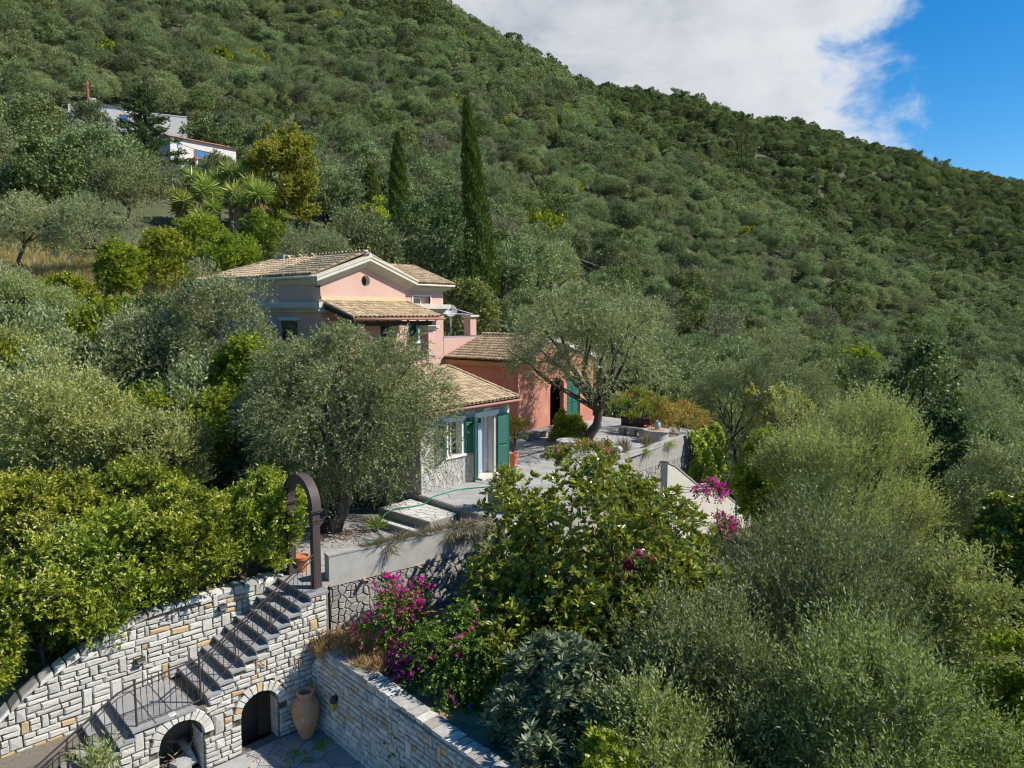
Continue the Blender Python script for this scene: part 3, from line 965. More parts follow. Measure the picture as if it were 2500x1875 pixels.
def build_back_wall():
    rng = random.Random(8)
    t = thing('stone_retaining_wall', 'white stone retaining wall behind the stairs, under the hedge', 'wall', (*ab(0, SW), 0), RZS)
    prof = [(-8.5, -3.6), (-7.2, -2.85), (-6.16, -2.15), (-5.6, -1.72), (-5.05, -1.44), (-4.65, -1.26), (-4.2, -1.06), (-3.3, -0.80), (-2.6, -0.74), (-1.5, -0.70), (0.1, -0.70)]
    pa = [p[0] for p in prof]; pz = [p[1] for p in prof]
    topf = lambda u: float(np.interp(u, pa, pz))
    core = MB()
    core.slabxz([(-8.5, COURT - .4), (0.1, COURT - .4)] + [(a, z - 0.02) for a, z in prof[::-1]], 0.05, 0.45)
    core.build('core', 'mortar', t)
    root = bpy.data.objects.new('front_wall', None); COL.objects.link(root); root.parent = t; root.location = (0, 0.05, 0)

    def stairz(u):
        if u > 0: return ZL
        if u > -4.12: return ZL - RISE * min(10, int(-u / TREAD) + 1)
        return ZL - RISE * (11 + int((-4.12 - u) / TREAD))

    def free(lo, hi):
        segs = []; s = None; u = -8.4
        while u < 0.0:
            ok = topf(u) - 0.05 >= hi - 0.03 and stairz(u) < hi
            if ok and s is None: s = u
            if not ok and s is not None: segs.append((s, u)); s = None
            u += 0.03
        if s is not None: segs.append((s, 0.0))
        return segs
    coursed_wall(root, -8.4, 0, COURT, -0.74, free, rng, course=0.140, gap=0.020, tall=34, limit=300, lens=(0.14, 0.50), key=lambda r: abs(r[0] + 3))
    # rough coping stones following the top
    u = -8.3
    while u < 0.0:
        w = rng.uniform(0.16, 0.38)
        z = topf(u + w / 2); sl = (topf(u + w) - topf(u)) / w
        m = MB(); h = rng.uniform(.08, .12)
        m.add([(-w / 2 + .01, -.03, -h / 2 - sl * w / 2), (w / 2 - .01, -.035, -h / 2 + sl * w / 2), (w / 2 - .02, .40, -h / 2 + sl * w / 2), (-w / 2 + .02, .40, -h / 2 - sl * w / 2),
               (-w / 2 + .03, -.01, h / 2 - sl * w / 2), (w / 2 - .03, -.01, h / 2 + sl * w / 2), (w / 2 - .03, .38, h / 2 + sl * w / 2), (-w / 2 + .03, .38, h / 2 - sl * w / 2)],
              [(0, 3, 2, 1), (4, 5, 6, 7), (0, 1, 5, 4), (1, 2, 6, 5), (2, 3, 7, 6), (3, 0, 4, 7)])
        m.build('coping_stone', 'limestone' if rng.random() > .3 else 'rubble', t, loc=(u + w / 2, 0.02, z - 0.01)); u += w
    # three wall lamps
    for k, (a, z, lab) in enumerate(((-1.50, -1.09, 'dark metal wall light nearest the top of the stairs'), (-3.45, -1.79, 'dark metal wall light above the stair landing'), (-5.40, -3.17, 'dark metal wall light lowest on the stair wall'))):
        l = thing('wall_light', lab, 'wall light', sabs(a, SW - 0.03, z), RZS, 'wall lights along the stair wall')
        MB().box(-.11, .11, -.012, .03, -.075, .055).build('back_plate', 'dark_iron', l)
        m = MB(); m.add([(-.10, -.012, -.055), (.10, -.012, -.055), (.10, -.012, .05), (-.10, -.012, .05), (-.09, -.10, -.045), (.09, -.10, -.045), (.09, -.055, .05), (-.09, -.055, .05)],
                        [(4, 5, 6, 7), (0, 4, 7, 3), (5, 1, 2, 6), (3, 7, 6, 2), (0, 1, 5, 4)])
        m.build('hood', 'dark_iron', l)
        MB().box(-.075, .075, -.105, -.098, -.035, .0).build('lens', 'steel', l)


def build_side_wall():
    rng = random.Random(21)
    # local x toward the camera side (-B), local y into the bank (A); outward face is -y
    t = thing('stone_retaining_wall', 'shaded white stone wall on the right side of the courtyard', 'wall', (*ab(0.0, 0.0), 0), RZS - rad(90))
    prof = [(-0.05, -2.45), (0.35, -2.05), (0.9, -1.86), (1.9, -1.88), (3.7, -1.95), (5.0, -2.0), (7.5, -2.05)]
    core = MB(); core.slabxz([(-0.05, COURT - .4), (7.5, COURT - .4)] + [(a, z - .02) for a, z in prof[::-1]], 0.02, 0.40)
    core.build('core', 'mortar', t)
    root = bpy.data.objects.new('front_wall', None); COL.objects.link(root); root.parent = t; root.location = (0, 0.02, 0)
    pa = [p[0] for p in prof]; pz = [p[1] for p in prof]

    def free(lo, hi):
        us = [u for u in np.arange(0.0, 7.4, 0.03) if np.interp(u, pa, pz) - .06 >= hi - .03]
        return [(us[0], us[-1])] if len(us) > 2 else []
    coursed_wall(root, 0, 7.4, COURT, -1.9, free, rng, course=0.138, gap=0.022, tall=30, limit=300, lens=(0.11, 0.34), ochre=0.08, key=lambda r: -r[2] if r[0] < 6.6 else 99)
    u = 0.3
    while u < 7.3:
        w = rng.uniform(.2, .42); z = float(np.interp(u + w / 2, pa, pz))
        c = [(u + .01, -.03), (u + w - .01, -.03 + rng.uniform(-.02, .02)), (u + w - .02, .38), (u + .02, .36 + rng.uniform(-.04, .04))]
        MB().prism(c, z - .09, [z + rng.uniform(-.02, .02) for _ in c]).build('coping_stone', 'rubble' if rng.random() < .7 else 'limestone', t); u += w
    l = thing('wall_lantern', 'black lantern with amber glass on the shaded courtyard wall', 'lantern', (*ab(-0.02, -1.22), -2.92), RZS - rad(90))
    MB().box(-.06, .06, -.02, .02, -.02, .12).build('back_plate', 'dark_iron', l)
    MB().lathe([(0.0, .14), (.05, .12), (.085, .06), (.09, .0), (.085, -.02)], 12, (0, -.10, 0)).build('cap', 'dark_iron', l, smooth=True)
    MB().box(-.05, .05, -.15, -.05, -.22, -.02).build('glass', 'lamp_glass', l)


def build_railing():
    t = thing('stair_railing', 'brown wrought-iron stair railing with thin balusters and rings', 'railing', (STO.x, STO.y, 0), RZS)
    b = 0.13; zl = ZL - RISE * 10; H = 0.88
    slope = RISE / TREAD

    def zt(a):      # tread level under the rail
        if a > 0: return ZL
        if a > -10 * TREAD: return ZL + slope * a
        if a > -4.12: return zl
        return zl + slope * (a + 4.12)
    def rail(a0, a1, off, r, name):
        MB().tube([(a0, b, zt(a0) + off), (a1, b, zt(a1) + off)], r, 6).build(name, 'iron_brown', t)
    L0, L1, L2 = 0.30, -2.72, -4.30
    end = -7.6
    # upper flight, landing, lower flight
    up = [(0.30, ZL + .22 + H), (-2.62, ZL - slope * 2.62 + .12 + H)]
    segs = [((0.30, ZL + H + 0.16), (-2.60, zl + H + 0.16)), ((-2.60, zl + H + .16), (-4.05, zl + H + 0.05)), ((-4.05, zl + H + .05), (-4.35, zl + H - 0.02)), ((-4.35, zl + H - .02), (end, zl + H - .02 - slope * (abs(end) - 4.35)))]
    for (a0, z0), (a1, z1) in segs:
        MB().box(-.0, .0, 0, 0, 0, 0)
        MB().tube([(a0, b, z0), (a1, b, z1)], 0.022, 8).build('handrail', 'iron_brown', t)
        MB().tube([(a0, b, z0 - .11), (a1, b, z1 - .11)], 0.011, 6).build('under_rail', 'iron_brown', t)
    low = [((0.30, ZL + .06), (-0.15, ZL + .06)), ((-0.15, ZL + .06), (-2.68, zl + .14)), ((-2.70, zl + .06), (-4.0, zl + .06)), ((-4.22, zl - .02), (end, zl - slope * (abs(end) - 4.22) + .0))]
    for (a0, z0), (a1, z1) in low:
        MB().tube([(a0, b, z0), (a1, b, z1)], 0.012, 6).build('bottom_rail', 'iron_brown', t)

    def zr(segset, a):
        for (a0, z0), (a1, z1) in segset:
            if a1 <= a <= a0: return z0 + (z1 - z0) * (a - a0) / (a1 - a0)
        return None
    a = 0.22
    while a > end:
        zh, zb = zr(segs, a), zr(low, a)
        if zh is not None and zb is not None:
            MB().tube([(a, b, zb), (a, b, zh - .11)], 0.0075, 5, False).build('baluster', 'iron_brown', t)
        a -= 0.118
    for a, extra in ((-1.0, 0), (-1.86, 0), (-2.68, .06), (-4.02, .06), (-5.3, 0), (-6.6, 0)):
        zh = zr(segs, a); z0 = zt(a)
        MB().tube([(a, b, z0 - .03), (a, b, zh + extra)], 0.017 if not extra else 0.024, 8).build('post', 'iron_brown', t)
        if extra:
            MB().lathe([(0.0, -.035), (.03, -.02), (.036, .0), (.03, .025), (0.0, .035)], 10, (a, b, zh + extra + .03)).build('finial', 'iron_brown', t, smooth=True)
    for a in (-0.05, -2.1, -3.45, -4.62, -6.0):
        zh = zr(segs, a) - .055
        MB().tube([(a + .042 * math.cos(k * math.pi / 8), b, zh + .042 * math.sin(k * math.pi / 8)) for k in range(17)], 0.008, 5).build('ring', 'iron_brown', t)


def build_arch():
    t = thing('garden_arch', 'dark brown metal garden arch at the top of the stairs', 'arch', (*ab(0.38, 1.05), ZL), RZS)
    hw = 0.67; sp = 2.03
    for s in (-1, 1):
        y = s * hw
        p = MB()
        p.box(-.10, .10, y - .085, y + .085, 0, sp - .33)
        p.build('pillar', 'brown_iron', t)
        MB().box(-.112, .112, y - .097, y + .097, 0, .16).build('plinth', 'brown_iron', t)
        for zz in (sp - .33, sp - .27):
            MB().box(-.118, .118, y - .10, y + .10, zz, zz + .035).build('collar', 'brown_iron', t)
        MB().box(-.10, .10, y - .085, y + .085, sp - .235, sp - .06).build('neck', 'brown_iron', t)
        c = MB(); c.box(-.15, .15, y - .135, y + .135, sp - .06, sp - .015); c.box(-.17, .17, y - .155, y + .155, sp - .015, sp + .015)
        c.build('capital', 'brown_iron', t)
    m = MB(); n = 28; ri, ro = hw - .085, hw + .105
    vs = []
    for k in range(n + 1):
        an = math.pi * k / n
        for r in (ri, ro):
            for x in (-.10, .10): vs.append((x, r * math.cos(an), sp + .015 + r * math.sin(an)))
    f = []
    for k in range(n):
        o = 4 * k
        f += [(o, o + 1, o + 5, o + 4), (o + 2, o + 6, o + 7, o + 3), (o, o + 4, o + 6, o + 2), (o + 1, o + 3, o + 7, o + 5)]
    f += [(0, 2, 3, 1), (4 * n, 4 * n + 1, 4 * n + 3, 4 * n + 2)]
    m.add(vs, f); m.build('arch_band', 'brown_iron', t)
    m = MB()
    vs = []
    for k in range(n + 1):
        an = math.pi * k / n
        for r in (ro, ro + .028):
            for x in (-.125, .125): vs.append((x, r * math.cos(an), sp + .016 + r * math.sin(an)))
    m.add(vs, f); m.build('arch_moulding', 'brown_iron', t)


# lower terrace, steps and concrete parapet
PAR0 = Vector((11.02, 14.93)); PARD = Vector((math.cos(rad(-15)), math.sin(rad(-15))))


def build_terraces():
    rng = random.Random(31)
    lower = [ab(0.47, 0.06), (11.1, 15.1), (15.35, 13.97), (16.2, 13.74), (16.6, 17.7), (16.4, 21.4), (11.2, 21.0), (10.3, 18.2), ab(0.4, 1.9)]
    o = structure(MB().prism(lower, -5.0, ZL - 0.014).build('lower_terrace', 'joint'))
    crazy_paving(o, [ab(0.48, 0.1), (11.2, 15.0), (15.1, 13.95), (15.2, 17.3), (15.2, 20.5), (11.6, 20.5), (10.6, 18), ab(0.48, 1.9)], 0.75, ZL, rng, 'slate_pave', gap=0.014, thick=0.01)
    upper = [(16.22, 13.55), (26.4, 15.0), (26.4, 15.30), (35.6, 15.30), (37.0, 22), (36.5, 27.5), (16.9, 22.3), (16.85, 17.75)]
    o = structure(MB().prism(upper, -4.5, -0.012).build('upper_terrace', 'old_concrete'))
    crazy_paving(o, [(16.26, 13.62), (20, 14.2), (26.3, 15.05), (35.4, 15.4), (35.8, 21.9), (22.0, 22.0), (21.8, 17.58), (16.85, 17.58)], 0.95, 0.0, rng, 'slate_pave', gap=0.014, thick=0.010)
    # pale crazy-paved platform and the step below it
    pf = structure(MB().prism([(15.20, 15.42), (16.36, 15.40), (16.75, 17.95), (15.30, 17.95)], ZL - .05, -0.192).build('step_platform', 'rubble_mortar'))
    crazy_paving(pf, [(15.22, 15.45), (16.40, 15.42), (16.72, 17.92), (15.31, 17.92)], 0.29, -0.18, rng, 'pale_pave', gap=0.018, thick=0.012)
    st = thing('garden_step', 'pale stone step below the crazy-paved platform', 'step', (0, 0, 0))
    MB().prism([(14.86, 15.40), (15.19, 15.40), (15.29, 17.55), (14.98, 17.55)], ZL - .03, -0.50).build('riser', 'rubble', st)
    MB().prism([(14.83, 15.38), (15.19, 15.38), (15.29, 17.57), (14.95, 17.57)], -0.498, -0.45).build('tread', 'pale_pave', st)
    # concrete parapet on a rubble base
    t = thing('parapet_wall', 'weathered concrete parapet on rubble stone below the lower terrace', 'wall', (PAR0.x, PAR0.y, 0), rad(-15))
    m = MB(); m.slabxz([(0, -.84), (5.3, -.80), (5.3, 0.03), (0, 0.0)], 0, 0.30); m.build('parapet', 'concrete', t)
    m = MB(); m.slabxz([(0.02, -2.5), (5.3, -2.5), (5.3, -.80), (0.02, -.84)], 0.06, 0.34); m.build('core', 'rubble_mortar', t)
    MB().slabxz([(-.02, -.03), (5.32, .0), (5.32, .045), (-.02, .015)], -.012, 0.31).build('coping', 'old_concrete', t)

    def plane(u, v, w): return (u, 0.06 - w, v)
    crazy_paving(t, [(0.02, -2.45), (5.3, -2.45), (5.3, -.82), (0.02, -.86)], 0.19, 0, rng, 'rubble', 'rubble_stone', gap=0.016, thick=0.055, plane=plane, limit=200)
    for k, u in enumerate((0.95, 2.62)):
        p = thing('drain_spout', ('left-hand' if k == 0 else 'right-hand') + ' clay drain spout sticking out below the concrete parapet', 'drain spout', (PAR0.x + PARD.x * u, PAR0.y + PARD.y * u, -0.84), rad(-15), 'drain spouts of the parapet wall')
        MB().tube([(0, .1, 0.0), (0.0, -.20, -.025)], [.05, .052], 12, False).build('pipe', 'terracotta', p, smooth=True)
        MB().tube([(0, .1, 0.0), (0.0, -.19, -.025)], [.038, .04], 10).build('bore', 'dark_room', p)
    # planted bed behind the side wall of the courtyard
    bed = [ab(0.38, -7.5), ab(5.5, -7.5), (16.3, 13.2), (11.2, 14.8), ab(0.55, -.05), ab(0.38, -.05)]
    structure(MB().prism(bed, -5.5, [-2.2, -2.6, -2.3, -2.0, -1.9, -1.98]).build('planting_bed', 'soil'))
    # soil of the hedge bed behind the back wall
    hb = [ab(-9.5, 2.15), ab(0.42, 2.15), ab(0.42, 5.0), ab(-9.5, 5.0)]
    structure(MB().prism(hb, -5.5, [-3.6, -0.8, -0.3, -2.6]).build('hedge_bed', 'soil'))
    # far terrace wall
    t = thing('terrace_wall', 'grey concrete terrace wall on rubble at the far end of the terrace', 'wall', (26.4, 15.22, 0))
    MB().slabxz([(0, -.85), (9.2, -.88), (9.2, .15), (0, .15)], 0, .28).build('parapet', 'old_concrete', t)
    MB().slabxz([(0, -4.5), (9.2, -4.5), (9.2, -.88), (0, -.85)], .05, .30).build('core', 'rubble_mortar', t)
    crazy_paving(t, [(0.02, -3.2), (9.2, -3.2), (9.2, -.9), (0.02, -.87)], 0.24, 0, rng, 'rubble', 'rubble_stone', gap=.014, thick=.05, plane=lambda u, v, w: (u, .05 - w, v), limit=220)
    MB().box(-.06, .36, -.08, .36, -.30, .22).build('end_post', 'old_concrete', t)
    sp = thing('drain_spout', 'clay drain spout in the far terrace wall beside the ivy', 'drain spout', (30.2, 15.22, -.72))
    MB().tube([(0, .1, 0), (0, -.2, -.03)], [.055, .058], 12, False).build('pipe', 'terracotta', sp, smooth=True)
    MB().tube([(0, .1, 0), (0, -.19, -.03)], [.042, .044], 10).build('bore', 'dark_room', sp)
    # flank wall of the outer stair, stepping down to the right
    t = thing('stair_flank_wall', 'pale sloping concrete flank wall going down beside the terrace', 'wall', (0, 13.5, 0))
    prof = [(27.5, -.12), (28.2, -.38), (30.8, -1.78), (31.6, -1.9), (33.0, -2.15), (33.4, -2.3), (34.4, -3.05), (37.8, -4.75)]
    MB().slabxz([(27.5, -8), (37.8, -8)] + prof[::-1], 0, .32).build('body', 'cream_concrete', t)
    for (a, z0), (b, z1) in zip(prof[:-1], prof[1:]):
        MB().slabxz([(a + .01, z0 - .0), (b - .01, z1 - .0), (b - .01, z1 + .07), (a + .01, z0 + .07)], -.03, .35).build('coping', 'old_concrete', t)
    # retaining face of the upper terrace toward the magnolia
    t = thing('terrace_front_wall', 'grey concrete retaining wall of the upper terrace behind the magnolia', 'wall', (0, 0, 0))
    MB().prism([(16.2, 13.30), (26.4, 14.75), (26.4, 14.985), (16.2, 13.535)], -4.5, 0.04).build('body', 'old_concrete', t)


build_courtyard()
build_stair()
build_back_wall()
build_side_wall()
build_railing()
build_arch()
build_terraces()

# ---------------------------------------------------------------- buildings
def wall_with_holes(m, u0, u1, z0, z1, holes, place_fn):
    """Rectangular wall sheet in (u, z) with rectangular holes, as boxes; place_fn(u0,u1,z0,z1)."""
    us = sorted({u0, u1, *[h[0] for h in holes], *[h[1] for h in holes]})
    zs = sorted({z0, z1, *[h[2] for h in holes], *[h[3] for h in holes]})
    for a, b in zip(us[:-1], us[1:]):
        run = None
        for c, d in zip(zs[:-1], zs[1:]):
            mu, mz = (a + b) / 2, (c + d) / 2
            hole = any(h[0] < mu < h[1] and h[2] < mz < h[3] for h in holes)
            if hole:
                if run: place_fn(a, b, *run); run = None
            else:
                run = (run[0], d) if run else (c, d)
        if run: place_fn(a, b, *run)


def shutter(parent, name, w, h, loc, rz, mat='green_paint', slats=None, lab=None):
    """Louvred shutter leaf: local x along its width from the hinge, local y through it."""
    o = bpy.data.objects.new(name, None); COL.objects.link(o); o.parent = parent; o.location = loc; o.rotation_euler = (0, 0, rz)
    if lab: o['label'] = lab
    f = MB(); s = 0.06
    f.box(0, s, -.02, .02, 0, h); f.box(w - s, w, -.02, .02, 0, h)
    for z in (0, h * .48, h - s): f.box(s, w - s, -.02, .02, z, z + s)
    f.build('frame', mat, o)
    n = slats or int(h / 0.075)
    me = None
    for k in range(n):
        z = s + (h - 2 * s) * (k + .5) / n
        if abs(z - h * .48 - s / 2) < s * .7: continue
        hh = (h - 2 * s) / n * .62
        if me is None:
            b = MB(); b.add([(s, -.022, -hh), (w - s, -.022, -hh), (w - s, .018, hh), (s, .018, hh), (s, -.014, -hh), (w - s, -.014, -hh), (w - s, .026, hh), (s, .026, hh)],
                            [(0, 1, 2, 3), (7, 6, 5, 4), (0, 4, 5, 1), (2, 6, 7, 3)])
            so = b.build('slat', mat, o); me = so.data; so.location = (0, 0, z)
        else:
            place('slat', me, o, (0, 0, z))
    return o


def build_house():
    rng = random.Random(77)
    t = thing('pink_house', 'two-storey pink villa with tiled roofs, cream cornices and pediment', 'house')
    XL, XR, YG, YA, XA, YB = 17.63, 22.23, 24.0, 27.2, 27.98, 32.2
    zc = 7.42
    # walls: gable bay, annex
    w = MB()
    MBx = w.box
    MBx(XL, XL + .3, YG + .3, YB, -1.5, zc + .1)                            # left side wall
    holes = [(20.75, 21.55, 3.5, 5.78), (18.75, 19.55, 3.5, 5.78)]
    wall_with_holes(w, XL, XR, -1.5, 7.3, holes, lambda a, b, c, d: MBx(a, b, YG, YG + .3, c, d))
    w.box(XR - .3, XR, YG + .3, YA, -1.5, zc + .1)
    holes = [(25.86, 26.62, 4.78, 5.75), (25.74, 26.98, 6.76, 7.13)]
    wall_with_holes(w, XR, XA, -1.5, zc, holes, lambda a, b, c, d: MBx(a, b, YA, YA + .3, c, d))
    w.box(XA - .3, XA, YA + .3, YB, -1.5, zc + .1)
    w.box(XL, XA, YB - .3, YB, -1.5, zc + .1)
    w.build('wall', 'pink_plaster', t)
    # pediment field with the round window
    cx, cz, r = 19.96, 7.63, 0.235
    ap = (19.93, 8.42)
    zb = zc
    n = 20
    zap = lambda x: 8.42 - abs(x - 19.93) * (8.42 - zb - .22) / (19.93 - XL)
    m = MB()
    yy = YG - .03
    lft = [(cx, 6.9), (cx, cz - r)] + [(cx - r * math.sin(math.pi * k / n), cz - r * math.cos(math.pi * k / n)) for k in range(1, n)] + [(cx, cz + r), (cx, zap(cx)), (19.93, 8.42), (XL, zb + .22), (XL, 6.9)]
    rgt_ = [(cx, 6.9), (XR, 6.9), (XR, zb + .22), (cx, zap(cx)), (cx, cz + r)] + [(cx + r * math.sin(math.pi * k / n), cz + r * math.cos(math.pi * k / n)) for k in range(1, n)] + [(cx, cz - r)]
    vs = [(x_, yy, z_) for x_, z_ in lft + rgt_]
    f = [tuple(range(len(lft) - 1, -1, -1)), tuple(range(len(lft), len(lft) + len(rgt_)))]
    m.add(vs, f); m.build('gable_wall', 'pink_plaster', t)
    m = MB(); vs = [(cx + r * math.cos(2 * math.pi * k / 24), YG - .034 + q, cz + r * math.sin(2 * math.pi * k / 24)) for q in (0, .26) for k in range(24)]
    m.add([(cx + (v[0] - cx) * .985, v[1], cz + (v[2] - cz) * .985) for v in vs], [(k, (k + 1) % 24, 24 + (k + 1) % 24, 24 + k) for k in range(24)])
    m.build('oculus_reveal', 'cornice', t)
    m = MB(); m.add([(cx + .24 * math.cos(2 * math.pi * k / 16), YG + .24, cz + .24 * math.sin(2 * math.pi * k / 16)) for k in range(16)], [tuple(range(16))])
    ow = m.build('round_window', 'glass', t)
    MB().box(cx - .012, cx + .012, YG + .21, YG + .235, cz - .23, cz + .23).build('glazing_bar', 'old_wood', ow)
    MB().box(cx - .23, cx + .23, YG + .212, YG + .232, cz - .012, cz + .012).build('glazing_bar', 'old_wood', ow)
    # raking cornice: stepped bands
    rake = bpy.data.objects.new('pediment', None); COL.objects.link(rake); rake.parent = t
    sl = (8.66 - 7.72) / (19.93 - 17.22)
    for d0, d1, pr, wx in ((0.0, -.20, .40, 0), (-.20, -.27, .33, .05), (-.27, -.34, .24, .12), (-.34, -.40, .16, .20), (-.40, -.455, .09, .26)):
        xl, xr = 17.22 + wx, 22.64 - wx
        zl_ = 7.72 + sl * wx; za = 8.66
        poly = [(xl, zl_ + d1), (19.93, za + d1), (xr, zl_ + d1), (xr, zl_ + d0), (19.93, za + d0), (xl, zl_ + d0)]
        MB().slabxz(poly, YG - pr, YG - .0).build('band', 'cornice', rake)
    MB().slabxz([(19.80, 8.60), (20.06, 8.60), (19.985, 8.76), (19.93, 8.80), (19.875, 8.76)], YG - .42, YG + .05).build('apex_stone', 'cornice', rake)
    MB().slabxz([(17.18, 7.66), (19.93, 8.60), (22.68, 7.66), (22.68, 7.735), (19.93, 8.685), (17.18, 7.735)], YG - .43, YG + .12).build('coping', 'cornice', rake)
    # straight cornices: left side, annex, string courses
    def cornice_x(x, y0, y1, zb, bands, sign=-1, name='cornice'):
        o = bpy.data.objects.new(name, None); COL.objects.link(o); o.parent = t
        for z0, z1, pr in bands: MB().box(min(x, x + sign * pr), max(x, x + sign * pr), y0 - pr, y1, zb + z0, zb + z1).build('band', 'cornice', o)

    def cornice_y(y, x0, x1, zb, bands, name='cornice', left=0, right=1):
        o = bpy.data.objects.new(name, None); COL.objects.link(o); o.parent = t
        for z0, z1, pr in bands: MB().box(x0 - pr * left, x1 + pr * right, y - pr, y - .002, zb + z0, zb + z1).build('band', 'cornice', o)
    up = [(0, .055, .08), (.055, .115, .15), (.115, .18, .22), (.18, .25, .30)]
    cornice_x(XL - .003, YG + .02, YB, 7.42, up)
    cornice_y(YA, XR + .01, XA, 7.42, up)
    lo = [(0, .06, .06), (.06, .12, .11), (.12, .18, .17), (.18, .41, .28)]
    cornice_x(XL - .003, YG - .02, YB, 6.31, lo)
    cornice_y(YA, XR + .01, XA, 6.31, lo)
    MB().box(XL - .26, XL + .25, YG - .25, YG - .032, 6.31, 6.71).build('cornice_return', 'cornice', t)
    # yellow flashing band above the porch roof
    MB().box(XL + .02, XR - .02, YG - .06, YG - .035, 6.60, 6.97).build('flashing_band', 'yellow_plaster', t)
    # gutters
    def gutter(a, b, mat, r=.065, name='gutter'):
        MB().tube([a, b], r, 10).build(name, mat, t, smooth=True)
    gutter((17.17, 23.75, 7.71), (17.17, 33.0, 7.71), 'cornice')
    gutter((22.6, 26.76, 7.71), (28.42, 26.76, 7.71), 'cornice')
    # roofs
    roof = bpy.data.objects.new('roof', None); COL.objects.link(roof); roof.parent = t
    s = math.atan2(8.82 - 7.78, 19.93 - 17.18); L = math.hypot(8.82 - 7.78, 19.93 - 17.18)
    # left slope: eave along +Y..., u runs from back to front so that u x v points up
    # left slope: seen from above u = -Y (toward the front)
    v_up = Vector((math.cos(s), 0, math.sin(s)))
    poly = [(0.0, 0.0), (9.05, 0.0), (9.05, L), (3.0, L)]
    tiled(roof, (17.18, 32.95, 7.78), (0, -1, 0), v_up, poly, rng, limit=120, order=lambda p: -p[0] + p[1] * .3)
    # back hip over the left end and rear slopes
    base = MB()
    base.add([(17.18, 33.0, 7.74), (17.18, 24.05, 7.74), (19.93, 24.05, 8.78), (19.93, 29.8, 8.78)], [(0, 1, 2, 3)])
    base.add([(22.7, 24.05, 7.74), (22.7, 27.0, 7.74), (19.93, 29.8, 8.78), (19.93, 24.05, 8.78)], [(0, 1, 2, 3)])
    base.add([(22.5, 26.75, 7.74), (28.45, 26.75, 7.74), (28.45, 29.8, 8.84), (19.93, 29.8, 8.84)], [(0, 1, 2, 3)])
    base.add([(28.45, 29.8, 8.84), (28.45, 32.95, 7.74), (17.18, 32.95, 7.74), (19.93, 29.8, 8.84)], [(0, 1, 2, 3)])
    base.add([(17.18, 24.25, 7.68), (17.18, 33, 7.68), (28.45, 33, 7.68), (28.45, 26.75, 7.68), (22.7, 26.75, 7.68), (22.7, 24.25, 7.68)], [(0, 1, 2, 3, 4, 5)])
    base.add([(28.45, 26.75, 7.68), (28.45, 32.95, 7.68), (28.45, 29.8, 8.84)], [(0, 1, 2)])
    base.build('roof_deck', 'tile_pan', roof)
    s2 = math.atan2(8.84 - 7.78, 29.8 - 26.72); L2 = math.hypot(8.84 - 7.78, 29.8 - 26.72)
    tiled(roof, (22.6, 26.72, 7.78), (1, 0, 0), (0, math.cos(s2), math.sin(s2)), [(0, 0), (5.85, 0), (5.85, L2), (-.9, L2), (-.9, L2 * .6)], rng, limit=60, order=lambda p: p[0])
    tiled(roof, (19.93 + 2.77, 23.85, 7.78), (0, 1, 0), (-math.cos(s), 0, math.sin(s)), [(0, 0), (3.2, 0), (5.9, L), (0, L)], rng, limit=0)
    tiled(roof, (28.45, 32.95, 7.78), (-1, 0, 0), (0, -math.cos(s2), math.sin(s2)), [(0, 0), (11.2, 0), (8.5, L2), (0, L2)], rng, limit=0)
    ridge_tiles(roof, (19.93, 29.9, 8.83), (19.93, 24.1, 8.83), rng)
    ridge_tiles(roof, (28.4, 29.8, 8.86), (20.0, 29.8, 8.86), rng)
    ridge_tiles(roof, (17.2, 32.95, 7.80), (19.9, 29.85, 8.84), rng)
    ridge_tiles(roof, (28.36, 26.75, 7.80), (28.36, 29.75, 8.86), rng, r=.09)
    MB().box(19.7, 20.2, 29.55, 30.05, 8.8, 9.0).build('roof_block', 'rubble', roof)
    # veranda: floor, low wall, columns, porch roof
    ver = bpy.data.objects.new('veranda', None); COL.objects.link(ver); ver.parent = t
    MB().box(17.66, 22.4, 21.02, 23.99, 2.9, 3.42).build('floor', 'slate_pave', ver)
    MB().box(17.66, 21.88, 22.2, 22.45, 3.421, 4.31).build('low_wall', 'pink_plaster', ver)
    MB().box(17.62, 21.88, 22.15, 22.5, 4.312, 4.36).build('wall_cap', 'slate', ver)
    MB().box(17.66, 17.9, 22.46, 23.99, 3.421, 4.31).build('low_wall', 'pink_plaster', ver)
    for x in (17.66, 21.9):
        c = MB(); c.box(x, x + .5, 22.2, 22.7, 2.0, 5.55); c.build('column', 'pink_plaster', ver)
        c = MB(); c.box(x - .05, x + .55, 22.15, 22.75, 5.55, 5.63); c.box(x - .10, x + .60, 22.10, 22.80, 5.63, 5.74); c.build('capital', 'cornice', ver)
    MB().box(17.6, 22.45, 21.0, 22.2, 1.5, 3.3).build('plinth_wall', 'pink_plaster', ver)
    MB().box(17.5, 22.5, 22.32, 22.56, 5.745, 5.93).build('beam', 'old_wood', ver)
    for x in np.arange(17.75, 22.4, .55):
        m = MB(); m.slabyz([(21.95, 5.94), (23.98, 6.55), (23.98, 6.65), (21.95, 6.04)], x - .04, x + .04); m.build('rafter', 'old_wood', ver)
    MB().slabyz([(21.9, 5.90), (23.99, 6.53), (23.99, 6.70), (21.9, 6.07)], 17.58, 17.66).build('barge_board', 'old_wood', ver)
    pr = bpy.data.objects.new('porch_roof', None); COL.objects.link(pr); pr.parent = t
    s3 = math.atan2(6.74 - 6.09, 24.0 - 21.86); L3 = math.hypot(6.74 - 6.09, 24.0 - 21.86)
